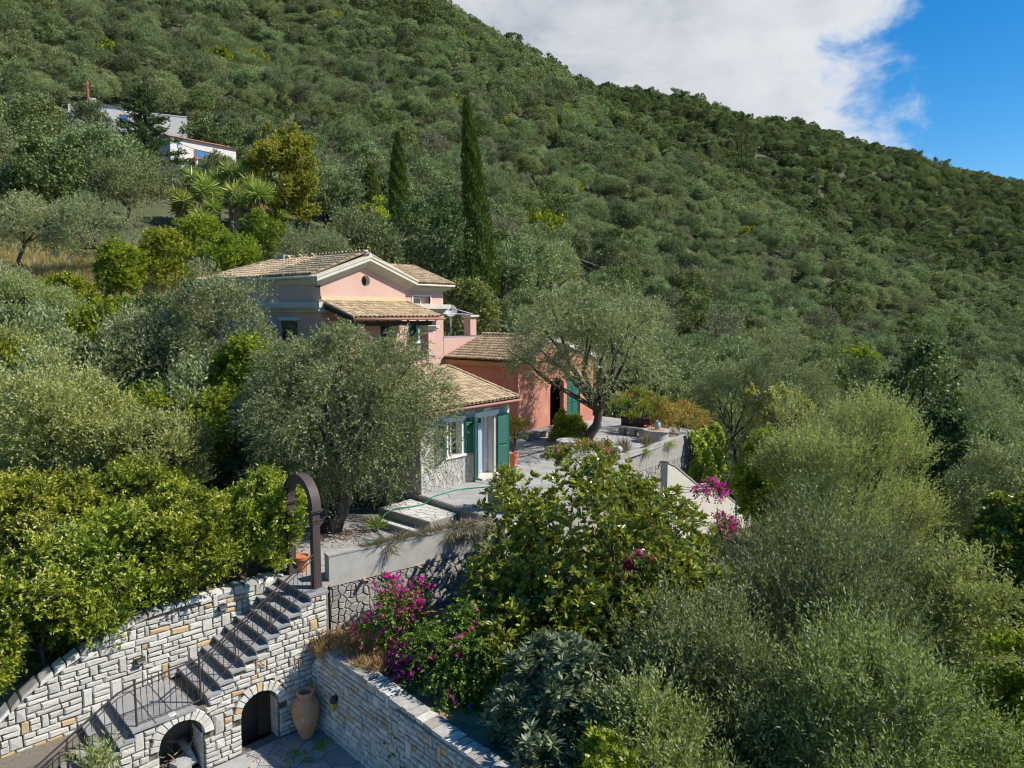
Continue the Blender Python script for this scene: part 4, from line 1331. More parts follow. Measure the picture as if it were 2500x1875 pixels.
    MB().add([(17.6, 21.88, 6.05), (22.42, 21.88, 6.05), (22.30, 23.98, 6.69), (17.66, 23.98, 6.69), (17.6, 21.88, 6.02), (22.42, 21.88, 6.02), (22.30, 23.98, 6.66), (17.66, 23.98, 6.66)],
             [(0, 1, 2, 3), (7, 6, 5, 4), (0, 4, 5, 1), (1, 5, 6, 2), (3, 0, 4, 7)][:5]).build('roof_deck', 'old_wood', pr)
    tiled(pr, (17.55, 21.86, 6.09), (1, 0, 0), (0, math.cos(s3), math.sin(s3)), [(0, 0), (4.9, 0), (4.75, L3), (0.1, L3)], rng, limit=160, order=lambda p: p[1])
    ridge_tiles(pr, (22.38, 21.9, 6.13), (22.28, 23.95, 6.76), rng, r=.08)
    ridge_tiles(pr, (17.6, 21.9, 6.13), (17.66, 23.95, 6.76), rng, r=.08)
    gutter((17.5, 21.78, 6.03), (22.5, 21.78, 6.03), 'copper_gutter', .05, 'porch_gutter')
    # veranda doors
    for x0 in (18.75, 20.75):
        d = bpy.data.objects.new('veranda_door', None); COL.objects.link(d); d.parent = t
        MB().box(x0, x0 + .8, YG + .16, YG + .2, 3.5, 5.78).build('opening', 'dark_room', d)
        sh = shutter(t, 'door_shutter', .40, 2.25, (x0, YG + .1, 3.5), 0, 'dark_green_paint', 26)
        sh = shutter(t, 'door_shutter', .40, 2.25, (x0 + .41, YG + .1, 3.5), 0, 'dark_green_paint', 26)
    # shuttered upper window with red curtains
    wdw = bpy.data.objects.new('window', None); COL.objects.link(wdw); wdw.parent = t
    MB().box(25.86, 26.62, YA + .22, YA + .25, 4.78, 5.75).build('dark_interior', 'dark_room', wdw)
    fr = MB()
    for a, b, c, d in ((25.86, 25.92, 4.78, 5.75), (26.56, 26.62, 4.78, 5.75), (26.21, 26.27, 4.78, 5.75), (25.92, 26.56, 5.69, 5.75), (25.92, 26.56, 4.78, 4.84)):
        fr.box(a, b, YA + .10, YA + .15, c, d)
    fr.build('frame', 'white_trim', wdw)
    for x in (25.93, 26.28): MB().box(x, x + .27, YA + .13, YA + .137, 4.85, 5.68).build('pane', 'glass', wdw)
    for x in (25.95, 26.30): MB().box(x, x + .15, YA + .16, YA + .18, 4.85, 5.68).build('curtain', 'curtain_red', wdw)
    MB().box(25.78, 26.70, YA - .10, YA + .1, 4.68, 4.779).build('sill', 'white_trim', wdw)
    shutter(t, 'window_shutter', .40, 1.03, (25.84, YA - .03, 4.75), rad(180), 'green_paint')
    shutter(t, 'window_shutter', .38, 1.03, (26.66, YA - .03, 4.75), rad(-12), 'green_paint')
    shutter(t, 'window_shutter', .42, 1.03, (25.84, YA - .06, 4.75), rad(235), 'green_paint')
    # little attic window with cream surround
    aw = bpy.data.objects.new('attic_window', None); COL.objects.link(aw); aw.parent = t
    sr = MB()
    sr.box(25.66, 25.74, YA - .035, YA + .1, 6.74, 7.21); sr.box(26.98, 27.06, YA - .035, YA + .1, 6.74, 7.21); sr.box(25.74, 26.98, YA - .035, YA + .1, 7.13, 7.21)
    sr.build('surround', 'white_trim', aw)
    MB().box(25.74, 26.98, YA + .27, YA + .29, 6.76, 7.13).build('reveal', 'cornice', aw)
    MB().box(25.76, 26.42, YA + .2, YA + .22, 6.78, 7.02).build('pane', 'glass', aw)
    f2 = MB(); f2.box(26.42, 26.50, YA + .18, YA + .23, 6.76, 7.08); f2.box(25.74, 26.42, YA + .18, YA + .23, 7.02, 7.08); f2.build('frame', 'white_trim', aw)
    # window in the shaded side wall
    sw = bpy.data.objects.new('window', None); COL.objects.link(sw); sw.parent = t
    MB().box(XL - .03, XL - .004, 25.6, 26.7, 4.9, 5.95).build('pane', 'glass', sw)
    MB().box(XL - .09, XL - .004, 25.4, 26.9, 5.96, 6.10).build('lintel', 'white_trim', sw)
    MB().box(XL - .08, XL - .004, 25.45, 26.85, 4.80, 4.89).build('sill', 'white_trim', sw)
    # roof terrace with parapet and pillar to the right of the annex
    te = bpy.data.objects.new('roof_terrace', None); COL.objects.link(te); te.parent = t
    MB().box(XA + .003, 31.4, YA + .02, YA + .26, 3.0, 4.92).build('parapet', 'pink_plaster', te)
    MB().box(XA + .003, 31.45, YA - .03, YA + .31, 4.923, 4.98).build('parapet_cap', 'slate', te)
    MB().box(XA + .003, 33.5, YA + .27, 32.1, 3.0, 4.3).build('deck', 'slate_pave', te)
    MB().box(30.15, 30.65, YA - .02, YA + .46, 4.982, 5.98).build('pillar', 'pink_plaster', te)
    c = MB(); c.box(30.10, 30.70, YA - .07, YA + .51, 5.98, 6.05); c.box(30.03, 30.77, YA - .14, YA + .58, 6.05, 6.16); c.build('pillar_cap', 'cornice', te)
    for a, b in (((28.3, 27.3, 6.62), (30.6, 27.4, 6.20)), ((28.0, 29.3, 6.45), (30.6, 29.0, 6.20)), ((28.0, 27.45, 6.22), (30.5, 27.42, 6.185)), ((28.0, 28.4, 6.22), (30.5, 28.4, 6.19)), ((30.4, 27.2, 6.20), (30.4, 29.4, 6.20))):
        MB().tube([a, b], .028, 6).build('pergola_bar', 'steel', te)
    # satellite dish
    d = thing('satellite_dish', 'round grey satellite dish on a thin post beside the attic wall', 'satellite dish', (29.75, 28.35, 4.31))
    MB().tube([(0, 0, 0), (0, 0, 2.2)], .045, 8).build('post', 'pale_blue_metal', d)
    nrm = Vector((-.62, -.72, .30)).normalized()
    q = nrm.to_track_quat('Z', 'Y').to_matrix()
    m = MB(); prof = [(0.02, -.075), (.12, -.07), (.24, -.045), (.33, -.01), (.36, .01), (.35, .012), (.24, -.03), (.12, -.055), (.0, -.06)]
    m.lathe(prof, 28); m.v = [tuple(q @ Vector(v) + Vector((0, 0, 2.05)) + nrm * .1) for v in m.v]; m.build('reflector', 'dish_white', d, smooth=True)
    a0 = q @ Vector((0, -.34, 0)) + Vector((0, 0, 2.05)) + nrm * .1; a1 = nrm * .48 + Vector((0, 0, 2.02))
    MB().tube([a0, a1], .014, 6).build('arm', 'steel', d)
    MB().tube([a1 - nrm * .06, a1 + nrm * .05], [.04, .045], 10).build('receiver', 'dark_iron', d)


def build_wing():
    rng = random.Random(78)
    t = thing('salmon_wing', 'salmon-red single-storey garden wing with tiled roof behind the terrace', 'house')
    X0, X1, Y0, Y1, XR_ = 28.3, 35.4, 22.27, 27.18, 31.2
    z0e, zr = 3.84, 5.0
    m = MB()
    m.box(X0, X0 + .3, Y0 + .3, Y1, -.5, 3.60)
    m.box(X1 - .3, X1, Y0 + .3, Y1, -.5, 3.60)
    wall_with_holes(m, X0, X1, -.5, 3.60, [(31.1, 34.05, -.02, 2.75)], lambda a, b, c, d: m.box(a, b, Y0, Y0 + .3, c, d))
    m.slabxz([(X0, 3.60), (X1, 3.60), (XR_, 4.86)], Y0, Y0 + .3)
    m.build('wall', 'salmon_plaster', t)
    # arched head of the garden door
    a = MB(); n = 14; cx, r = 31.85, .75
    for k in range(n):
        x0 = cx - r + 2 * r * k / n; x1 = cx - r + 2 * r * (k + 1) / n
        zz = 2.0 + math.sqrt(max(0, r * r - ((x0 + x1) / 2 - cx) ** 2)) * .95
        a.box(x0, x1, Y0 + .03, Y0 + .27, min(zz, 2.74), 2.75)
    a.build('arch_spandrel', 'salmon_plaster', t)
    MB().box(31.0, 34.2, Y0 + 1.4, Y0 + 1.45, 0, 2.9).build('dark_interior', 'dark_room', t)
    MB().box(32.42, 32.72, Y0 + .02, Y0 + .28, 0.01, 2.74).build('door_post', 'salmon_plaster', t)
    for k in range(2): shutter(t, 'door_shutter', .62, 2.5, (32.74 + .63 * k, Y0 + .1, .02), 0, 'green_paint', 28)
    shutter(t, 'door_shutter', .62, 2.3, (31.12, Y0 + .12, .02), rad(60), 'dark_green_paint', 26)
    # cornice boards under the left eave
    MB().box(X0 - .28, X0 - .003, Y0 + .0, Y1, 3.52, 3.76).build('eave_board', 'honey_wood', t)
    MB().box(X0 - .12, X0 - .003, Y0 + .0, Y1, 3.42, 3.518).build('eave_moulding', 'honey_wood', t)
    roof = bpy.data.objects.new('roof', None); COL.objects.link(roof); roof.parent = t
    s = math.atan2(zr - z0e, XR_ - 27.95); L = math.hypot(zr - z0e, XR_ - 27.95)
    d = MB()
    d.add([(27.95, Y0 - .12, 3.80), (27.95, Y1, 3.80), (XR_, Y1, 4.95), (XR_, Y0 - .12, 4.95)], [(3, 2, 1, 0)])
    d.add([(X1 + .3, Y0 - .12, 3.78), (X1 + .3, Y1, 3.78), (XR_, Y1, 4.95), (XR_, Y0 - .12, 4.95)], [(0, 1, 2, 3)])
    d.add([(27.95, Y0 - .12, 3.77), (XR_, Y0 - .12, 3.77), (XR_, Y1, 3.77), (27.95, Y1, 3.77)], [(0, 1, 2, 3)])
    d.build('roof_deck', 'tile_pan', roof)
    tiled(roof, (27.95, Y1, z0e), (0, -1, 0), (math.cos(s), 0, math.sin(s)), [(0, 0), (Y1 - Y0 + .12, 0), (Y1 - Y0 + .12, L), (0, L)], rng, limit=270, order=lambda p: -p[0])
    s2 = math.atan2(zr - 3.82, X1 + .3 - XR_); L2 = math.hypot(zr - 3.82, X1 + .3 - XR_)
    tiled(roof, (X1 + .3, Y0 - .12, 3.82), (0, 1, 0), (-math.cos(s2), 0, math.sin(s2)), [(0, 0), (Y1 - Y0 + .12, 0), (Y1 - Y0 + .12, L2), (0, L2)], rng, limit=0)
    ridge_tiles(roof, (XR_, Y1, 5.04), (XR_, Y0 - .12, 5.04), rng)
    MB().slabxz([(27.98, 3.62), (XR_, 4.80), (X1 + .3, 3.62), (X1 + .3, 3.80), (XR_, 4.965), (27.98, 3.80)], Y0 - .14, Y0 - .003).build('verge', 'white_trim', roof)
    # pink masonry sloping against the annex
    MB().slabxz([(27.99, 3.2), (28.6, 4.1), (31.2, 5.02), (31.2, 4.92), (27.99, 4.92)][:3] + [(31.2, 4.95), (27.99, 4.95)], Y1 - .0, Y1 + .018).build('abutment', 'pink_plaster', t)
    # garden bench blocks along the front wall
    b = thing('stone_bench', 'low stone bench along the foot of the salmon wall', 'bench', (26.9, 21.05, 0))
    MB().box(0, 3.6, -.22, .30, .36, .44).build('seat', 'old_concrete', b)
    for x in (0.05, .95, 1.9, 2.85): MB().box(x, x + .42, -.18, .26, 0, .358).build('support', 'old_concrete', b)
    b = thing('stone_bench', 'short stone seat between the cottage corner and the salmon wall', 'bench', (25.6, 20.3, 0), rad(60))
    MB().box(-.7, .7, -.25, .25, .36, .44).build('seat', 'old_concrete', b)
    for x in (-.6, .25): MB().box(x, x + .35, -.2, .2, 0, .358).build('support', 'old_concrete', b)


def build_cottage():
    rng = random.Random(79)
    t = thing('stone_cottage', 'grey stone cottage with tiled lean-to roof and open green shutters', 'cottage')
    X0, X1, Y0, Y1 = 16.9, 21.76, 17.6, 21.1
    holes = [(18.2, 19.08, 1.12, 2.36), (19.86, 20.92, 0.02, 2.34)]
    m = MB()
    wall_with_holes(m, X0, X1, -.6, 2.94, holes, lambda a, b, c, d: m.box(a, b, Y0, Y0 + .45, c, d))
    m.slabyz([(Y0 + .45, -.6), (Y1, -.6), (Y1, 3.86), (Y0 + .45, 2.97)], X1 - .4, X1)
    m.slabyz([(Y0 + .45, -.6), (Y1, -.6), (Y1, 3.86), (Y0 + .45, 2.97)], X0, X0 + .4)
    m.build('wall', 'cottage_wall', t)
    crazy = bpy.data.objects.new('rubble_facing', None); COL.objects.link(crazy); crazy.parent = t
    crazy_paving(crazy, [(X0, -.1), (19.8, -.1), (19.8, 1.08), (X0, 1.08)], 0.21, 0, rng, 'cottage_wall', 'facing_stone', gap=.010, thick=.022, plane=lambda u, v, w: (u, Y0 - .002 - w, v), limit=90)
    MB().box(X1 - .16, X1 + .012, Y0 - .015, Y0 + .2, -.05, 2.93).build('corner_stone', 'white_trim', t)
    # lintels, sill, surrounds
    l = MB(); l.box(18.0, 19.22, Y0 - .05, Y0 + .2, 2.362, 2.52); l.build('lintel', 'white_trim', t)
    l = MB(); l.box(19.70, 21.08, Y0 - .05, Y0 + .2, 2.342, 2.55); l.build('lintel', 'white_trim', t)
    MB().slabxz([(20.12, 2.552), (20.66, 2.552), (20.39, 2.84)], Y0 - .04, Y0 + .05).build('pediment', 'white_trim', t)
    MB().box(18.1, 19.18, Y0 - .08, Y0 + .2, 1.03, 1.118).build('sill', 'white_trim', t)
    for x in (18.2, 19.0): MB().box(x, x + .08, Y0 - .02, Y0 + .35, 1.12, 2.36).build('window_jamb', 'white_trim', t)
    MB().box(20.84, 20.92, Y0 - .02, Y0 + .44, .02, 2.34).build('door_jamb', 'cream_concrete', t)
    MB().box(20.80, 20.84, Y0 + .05, Y0 + .44, .02, 2.34).build('door_jamb', 'cream_concrete', t)
    MB().box(19.75, 20.98, Y0 - .35, Y0 + .45, -.01, .075).build('threshold', 'cream_concrete', t)
    d = bpy.data.objects.new('door', None); COL.objects.link(d); d.parent = t
    MB().box(19.86, 20.9, Y0 + .62, Y0 + .64, 0, 2.4).build('dark_interior', 'dark_room', d)
    f = MB()
    for a, b, c, e in ((19.88, 19.95, .08, 2.33), (20.52, 20.60, .08, 2.33), (19.95, 20.52, 1.98, 2.04), (19.95, 20.52, .08, .18), (19.95, 20.52, 2.27, 2.33)): f.box(a, b, Y0 + .36, Y0 + .42, c, e)
    f.build('frame', 'white_trim', d)
    MB().box(20.63, 20.79, Y0 + .30, Y0 + .40, .08, 2.33).build('open_leaf', 'white_trim', d)
    cu = MB(); n = 18
    vs = []
    for z in (.10, 1.97):
        for k in range(n + 1): vs.append((19.96 + .52 * k / n, Y0 + .33 + .025 * math.sin(k * 1.9), z))
    cu.add(vs, [(k, k + 1, n + 2 + k, n + 1 + k) for k in range(n)]); cu.build('curtain', 'curtain_blue', d, smooth=True)
    MB().box(19.96, 20.51, Y0 + .39, Y0 + .396, 2.05, 2.26).build('pane', 'glass', d)
    w = bpy.data.objects.new('window', None); COL.objects.link(w); w.parent = t
    MB().box(18.3, 19.0, Y0 + .34, Y0 + .36, 1.12, 2.36).build('dark_interior', 'dark_room', w)
    for x in (18.29, 18.63, 18.94): MB().box(x, x + .055, Y0 + .22, Y0 + .27, 1.13, 2.35).build('frame', 'white_trim', w)
    for x in (18.345, 18.685): MB().box(x, x + .28, Y0 + .24, Y0 + .245, 1.13, 2.35).build('pane', 'glass', w)
    MB().box(18.72, 18.92, Y0 + .28, Y0 + .30, 1.13, 2.3).build('curtain', 'curtain_blue', w)
    # shutters
    shutter(t, 'window_shutter', .42, 1.32, (19.16, Y0 - .045, 1.1), rad(0), lab='green window shutter folded back against the wall')
    shutter(t, 'window_shutter', .44, 1.32, (18.14, Y0 - .03, 1.1), rad(215), lab='green left window shutter half behind the olive leaves')
    shutter(t, 'door_shutter', .52, 2.30, (19.84, Y0 - .05, .06), rad(-152), lab='green door shutter swung wide open left of the door')
    shutter(t, 'door_shutter', .66, 2.30, (20.99, Y0 - .06, .06), rad(-3), lab='green door shutter folded flat on the right of the door')
    # roof
    roof = bpy.data.objects.new('roof', None); COL.objects.link(roof); roof.parent = t
    s = math.atan2(.268, 1); L = (21.05 - 17.2) / math.cos(s)
    zt = 2.96 + .268 * (21.05 - 17.2)
    dk = MB(); dk.add([(X0 - .2, 17.22, 2.92), (X1 + .16, 17.22, 2.92), (X1 + .16, 21.05, zt - .04), (X0 - .2, 21.05, zt - .04), (X0 - .2, 17.22, 2.86), (X1 + .16, 17.22, 2.86), (X1 + .16, 21.05, zt - .10), (X0 - .2, 21.05, zt - .10)],
                      [(0, 1, 2, 3), (7, 6, 5, 4), (0, 4, 5, 1), (1, 5, 6, 2), (3, 7, 4, 0)])
    dk.build('roof_deck', 'old_wood', roof)
    tiled(roof, (X0 - .22, 17.2, 2.96), (1, 0, 0), (0, math.cos(s), math.sin(s)), [(0, 0), (X1 + .2 - X0 + .2, 0), (X1 + .2 - X0 + .2, L), (0, L)], rng, limit=290, order=lambda p: -p[0])
    ridge_tiles(roof, (X1 + .14, 17.22, 3.0), (X1 + .14, 21.0, zt + .03), rng, r=.085)
    MB().tube([(X0 - .25, 17.13, 2.87), (X1 + .22, 17.13, 2.87)], .05, 8).build('gutter', 'copper_gutter', t, smooth=True)
    MB().box(X0 - .2, X1 + .14, 17.24, 17.27, 2.74, 2.86).build('fascia', 'copper_gutter', t)


V1 = (40.28, 109.66, 34.85); V2 = (41.97, 85.15, 26.86)


def build_villas():
    # upper villa: long facade, chimney, stepped box at its right end
    t = thing('white_villa', 'long white villa highest on the wooded slope at the upper left', 'villa', (V1[0], V1[1], 0), rad(-25.6))
    z = V1[2]; zb = z - 9
    MB().box(0, 2.6, 0, 6, zb, z - .35).build('side_wing', 'villa_white', t)
    MB().box(2.603, 9.6, -.1, 7, zb, z + .1).build('wall', 'villa_white', t)
    m = MB(); m.slabyz([(-.35, z + .1), (7.2, z + .1), (3.4, z + .9)], 3.4, 9.7); m.build('roof', 'villa_tile', t)
    MB().box(2.5, 3.35, -.25, .9, z - 2.2, z + .75).build('chimney', 'villa_white', t)
    MB().box(9.603, 14.7, -.3, 5, zb, z - .55).build('wall', 'villa_white', t)
    MB().box(9.55, 14.75, -.35, 5.05, z - .548, z - .42).build('parapet_cap', 'villa_white', t)
    for x, w, h in ((6.2, 1.0, 1.1), (.9, .7, .9), (8.0, .9, 1.0)):
        f = MB().box(x, x + w, -.16, -.08, z - 1.0 - h, z - 1.0).build('window', 'honey_wood', t)
        MB().box(x + .08, x + w - .08, -.18, -.163, z - .92 - h, z - 1.08).build('pane', 'blue_glass', f)
    # lower villa with blue window and red porch
    t = thing('white_villa', 'white villa with blue window and rust-red porch behind the yuccas', 'villa', (V2[0], V2[1], 0), 0)
    z = V2[2]; zb = z - 9; L = 8.4
    MB().box(0, L, 0, 7, zb, z).build('wall', 'villa_white', t)
    m = MB(); m.slabyz([(-.3, z + .01), (7.2, z + .01), (3.4, z + 1.0)], -.15, L + .15); m.build('roof', 'villa_tile', t)
    MB().box(-.02, .5, -.1, -.003, zb, z - .05).build('quoin', 'villa_white', t)
    f = MB().box(2.9, 4.9, -.08, -.004, z - 1.95, z - .95).build('window', 'honey_wood', t)
    MB().box(3.0, 4.8, -.1, -.083, z - 1.87, z - 1.03).build('pane', 'blue_glass', f)
    MB().box(.9, 1.5, -.07, -.004, z - 1.15, z - .35).build('shutter', 'pale_blue_metal', t)
    p = MB().box(2.2, 7.6, -1.6, -.02, z - 2.35, z - 2.2).build('porch_roof', 'villa_red', t)
    for k in range(6): MB().box(2.3 + 1.0 * k, 2.45 + 1.0 * k, -1.75, -.02, z - 2.52, z - 2.352).build('rafter', 'honey_wood', p)
    MB().box(2.2, 7.5, -.06, -.005, z - 4.6, z - 2.53).build('porch_wall', 'villa_red', t)
    MB().box(3.6, 4.5, -.09, -.062, z - 4.5, z - 2.9).build('door', 'dark_room', t)
    for x in (2.25, 7.3): MB().box(x, x + .25, -1.6, -1.35, z - 5, z - 2.353).build('porch_post', 'villa_white', t)
    for x, y, z, h, lab, r in ((33.7, 85.9, 24.6, 6.6, 'reddish wooden utility pole in front of the upper white villa', .17), (134.5, 72.0, 17.5, 9.2, 'rusty utility pole standing alone in the olive grove on the slope', .20)):
        t = thing('utility_pole', lab, 'utility pole', (x, y, z), 0)
        MB().tube([(0, 0, -1), (-.08, .1, h)], [r, r * .8], 10).build('pole', 'pole_wood', t, smooth=True)
        MB().box(-.5, .5, -.06, .06, h - .5, h - .38).build('crossarm', 'pole_wood', t)
        for q in (-.4, .4): MB().lathe([(.03, 0), (.045, .06), (.03, .12)], 8, (q, 0, h - .38)).build('insulator', 'white_trim', t)
    def wire(a, b, sag, lab):
        a, b = Vector(a), Vector(b)
        pts = [a + (b - a) * (k / 14) - Vector((0, 0, sag * 4 * (k / 14) * (1 - k / 14))) for k in range(15)]
        tag(MB().tube(pts, .028, 5).build('overhead_wire', 'dark_iron'), lab, 'wire')
    wire((33.4, 86, 30.9), (5, 84, 33), 1.2, 'thin overhead wire running from the pole to the left edge')
    wire((33.8, 86, 30.9), (45.0, 79, 24.4), 1.4, 'thin overhead wire running from the pole toward the lower white villa')


build_house()
build_wing()
build_cottage()
build_villas()

# ---------------------------------------------------------------- vegetation
def unit(v): return v / np.maximum(np.linalg.norm(v, axis=-1, keepdims=True), 1e-9)


def leaf_mesh(name, P, D, L, W, tint, mats, rs, midx=None, cup=0.0):
    """Diamond leaves: P base, D direction, L length, W half width; each leaf has its own tint."""
    n = len(P)
    N = unit(rs.normal(size=(n, 3)) + np.array([0, 0, 0.6]))
    S = unit(np.cross(D, N)); U = np.cross(S, D)
    L = np.broadcast_to(L, n)[:, None]; W = np.broadcast_to(W, n)[:, None]
    v = np.empty((n, 4, 3), np.float32)
    v[:, 0] = P; v[:, 1] = P + D * L * .5 + S * W + U * L * cup; v[:, 2] = P + D * L; v[:, 3] = P + D * L * .5 - S * W + U * L * cup
    me = bpy.data.meshes.new(name)
    me.vertices.add(4 * n); me.vertices.foreach_set('co', v.reshape(-1))
    me.loops.add(4 * n); me.loops.foreach_set('vertex_index', np.arange(4 * n, dtype=np.int32))
    me.polygons.add(n); me.polygons.foreach_set('loop_start', np.arange(0, 4 * n, 4, dtype=np.int32))
    try: me.polygons.foreach_set('loop_total', np.full(n, 4, np.int32))
    except Exception: pass
    for m in mats: me.materials.append(MATS[m])
    if midx is not None: me.polygons.foreach_set('material_index', midx.astype(np.int32))
    a = me.attributes.new('tint', 'FLOAT', 'POINT'); a.data.foreach_set('value', np.repeat(np.clip(tint, 0, 1), 4).astype(np.float32))
    me.update(calc_edges=True); me.validate()
    return me


def clumps(rs, R, n, cr, low=-0.55):
    """Clump centres through an ellipsoid, uneven and mostly near its outside."""
    d = unit(rs.normal(size=(n * 3, 3))); d = d[d[:, 2] > low][:n]
    rad_ = rs.uniform(0.35, 0.86, len(d)) ** 0.7
    c = d * rad_[:, None] * np.array(R) * rs.uniform(0.82, 1.12, (len(d), 1))
    r = cr * rs.uniform(0.65, 1.35, len(d)) * min(R)
    return c, r


def shoots(rs, C, r, n, up, out, sl, R):
    """Shoot bases and directions on the outside of the clumps."""
    k = rs.choice(len(C), n, p=(r ** 2) / (r ** 2).sum())
    o = unit(C[k] / np.array(R) + 1e-6)
    d = unit(rs.normal(size=(n, 3)) * 0.75 + o * out + np.array([0, 0, 0.25]))
    base = C[k] + d * r[k][:, None] * rs.uniform(0.35, 0.95, (n, 1))
    sd = unit(d * 0.9 + np.array([0, 0, up]) + rs.normal(size=(n, 3)) * 0.35)
    return base, sd, sl * rs.uniform(0.5, 1.3, n), k


def crown(name, seed, R, sp):
    """Foliage of one tree or shrub. R: half sizes. sp: species settings."""
    rs = np.random.RandomState(seed)
    C, r = clumps(rs, R, sp['nc'], sp['cr'], sp.get('low', -0.55))
    ns = sp['ns']; lp = sp['lp']
    B, SD, SL, k = shoots(rs, C, r, ns, sp.get('up', .3), sp.get('out', .8), sp['sl'], R)
    t = np.tile((np.arange(lp) + .6) / lp, (ns, 1)) + rs.uniform(-.05, .05, (ns, lp))
    if sp.get('rosette'): t = t * 0.25 + 0.75
    P = B[:, None, :] + SD[:, None, :] * (t * SL[:, None])[..., None]
    P[..., 2] -= sp.get('droop', 0.0) * (t * SL[:, None]) ** 2 / max(sp['sl'], .05)
    perp = unit(np.cross(np.repeat(SD[:, None, :], lp, 1), rs.normal(size=(ns, lp, 3))))
    sprd = sp.get('spread', .8)
    D = unit(np.repeat(SD[:, None, :], lp, 1) * (1 - sprd * .45) + perp * sprd + rs.normal(size=(ns, lp, 3)) * .15 - np.array([0, 0, sp.get('droop', 0) * .6]))
    P = P.reshape(-1, 3); D = D.reshape(-1, 3); n = len(P)
    clt = rs.uniform(-.16, .16, len(C))[k]; sht = rs.uniform(-.22, .22, ns)
    tint = 0.45 + np.repeat(clt + sht, lp) * sp.get('tv', 1.0) + rs.normal(size=n) * .16 + np.tile(np.linspace(-.12, .16, lp), ns)
    L = sp['ll'] * rs.uniform(.7, 1.25, n); W = sp['lw'] * rs.uniform(.75, 1.2, n)
    mats = list(sp['mats']); midx = None
    fl = sp.get('flower')
    if fl:
        fm, frac, fs = fl
        pick = rs.uniform(size=len(C)) < sp.get('fclump', 1.0)
        up_ok = SD[:, 2] > sp.get('fup', -0.2)
        fsh = (rs.uniform(size=ns) < frac) & pick[k] & up_ok
        mi = np.zeros((ns, lp), int); q = fsh[:, None] & (t > .55)
        mi[q] = len(mats); mats += [fm]
        if sp.get('flower2'):
            f2 = (rs.uniform(size=len(C)) < sp['flower2'][1])[k] & up_ok & (rs.uniform(size=ns) < .75)
            mi[f2[:, None] & (t > .4)] = len(mats); mats += [sp['flower2'][0]]
        midx = mi.reshape(-1)
        L = np.where(midx > 0, L * fs, L); W = np.where(midx > 0, W * fs * 1.5, W)
        tint = np.where(midx > 0, rs.uniform(0, 1, n), tint)
    me = leaf_mesh(name, P.astype(np.float32), D, L, W, tint, mats, rs, midx, sp.get('cup', 0.0))
    tw = None
    if sp.get('twig'):
        q = rs.choice(ns, min(ns, sp['twig']), replace=False)
        m = MB()
        for i in q:
            a = Vector(B[i] - SD[i] * SL[i] * .4); b = Vector(B[i] + SD[i] * SL[i] * .85); s = SD[i]
            w = sp.get('tw', .006); o = Vector(s).orthogonal().normalized() * w; o2 = Vector(s).cross(o)
            m.add([a + o, a - o * .5 + o2 * .87, a - o * .5 - o2 * .87, b], [(0, 1, 3), (1, 2, 3), (2, 0, 3)])
        tw = m
    return me, C, r, tw


def limbs(C, r, base, top, seed, r0, n=7, bend=.25, sides=7):
    """Trunk from base to top, then limbs out to the clumps."""
    rng = random.Random(seed); m = MB()
    base, top = Vector(base), Vector(top)
    mid = (base + top) / 2 + Vector((rng.uniform(-1, 1), rng.uniform(-1, 1), 0)) * bend * (top - base).length * .35
    m.tube([base - Vector((0, 0, .3)), base, base + (mid - base) * .35, mid, top], [r0 * 1.5, r0 * 1.25, r0, r0 * .85, r0 * .72], max(7, sides))
    order = sorted(range(len(C)), key=lambda i: -r[i])[:n]
    for i in order:
        c = Vector(C[i]); e = c + (c - top) * .25
        k = top + (c - top) * .5 + Vector((rng.uniform(-1, 1), rng.uniform(-1, 1), rng.uniform(-.3, .6))) * (c - top).length * .16
        s = rng.uniform(.38, .62) * r0
        m.tube([top - (top - mid) * .12, k, c, e], [s, s * .6, s * .3, s * .1], 6)
    return m


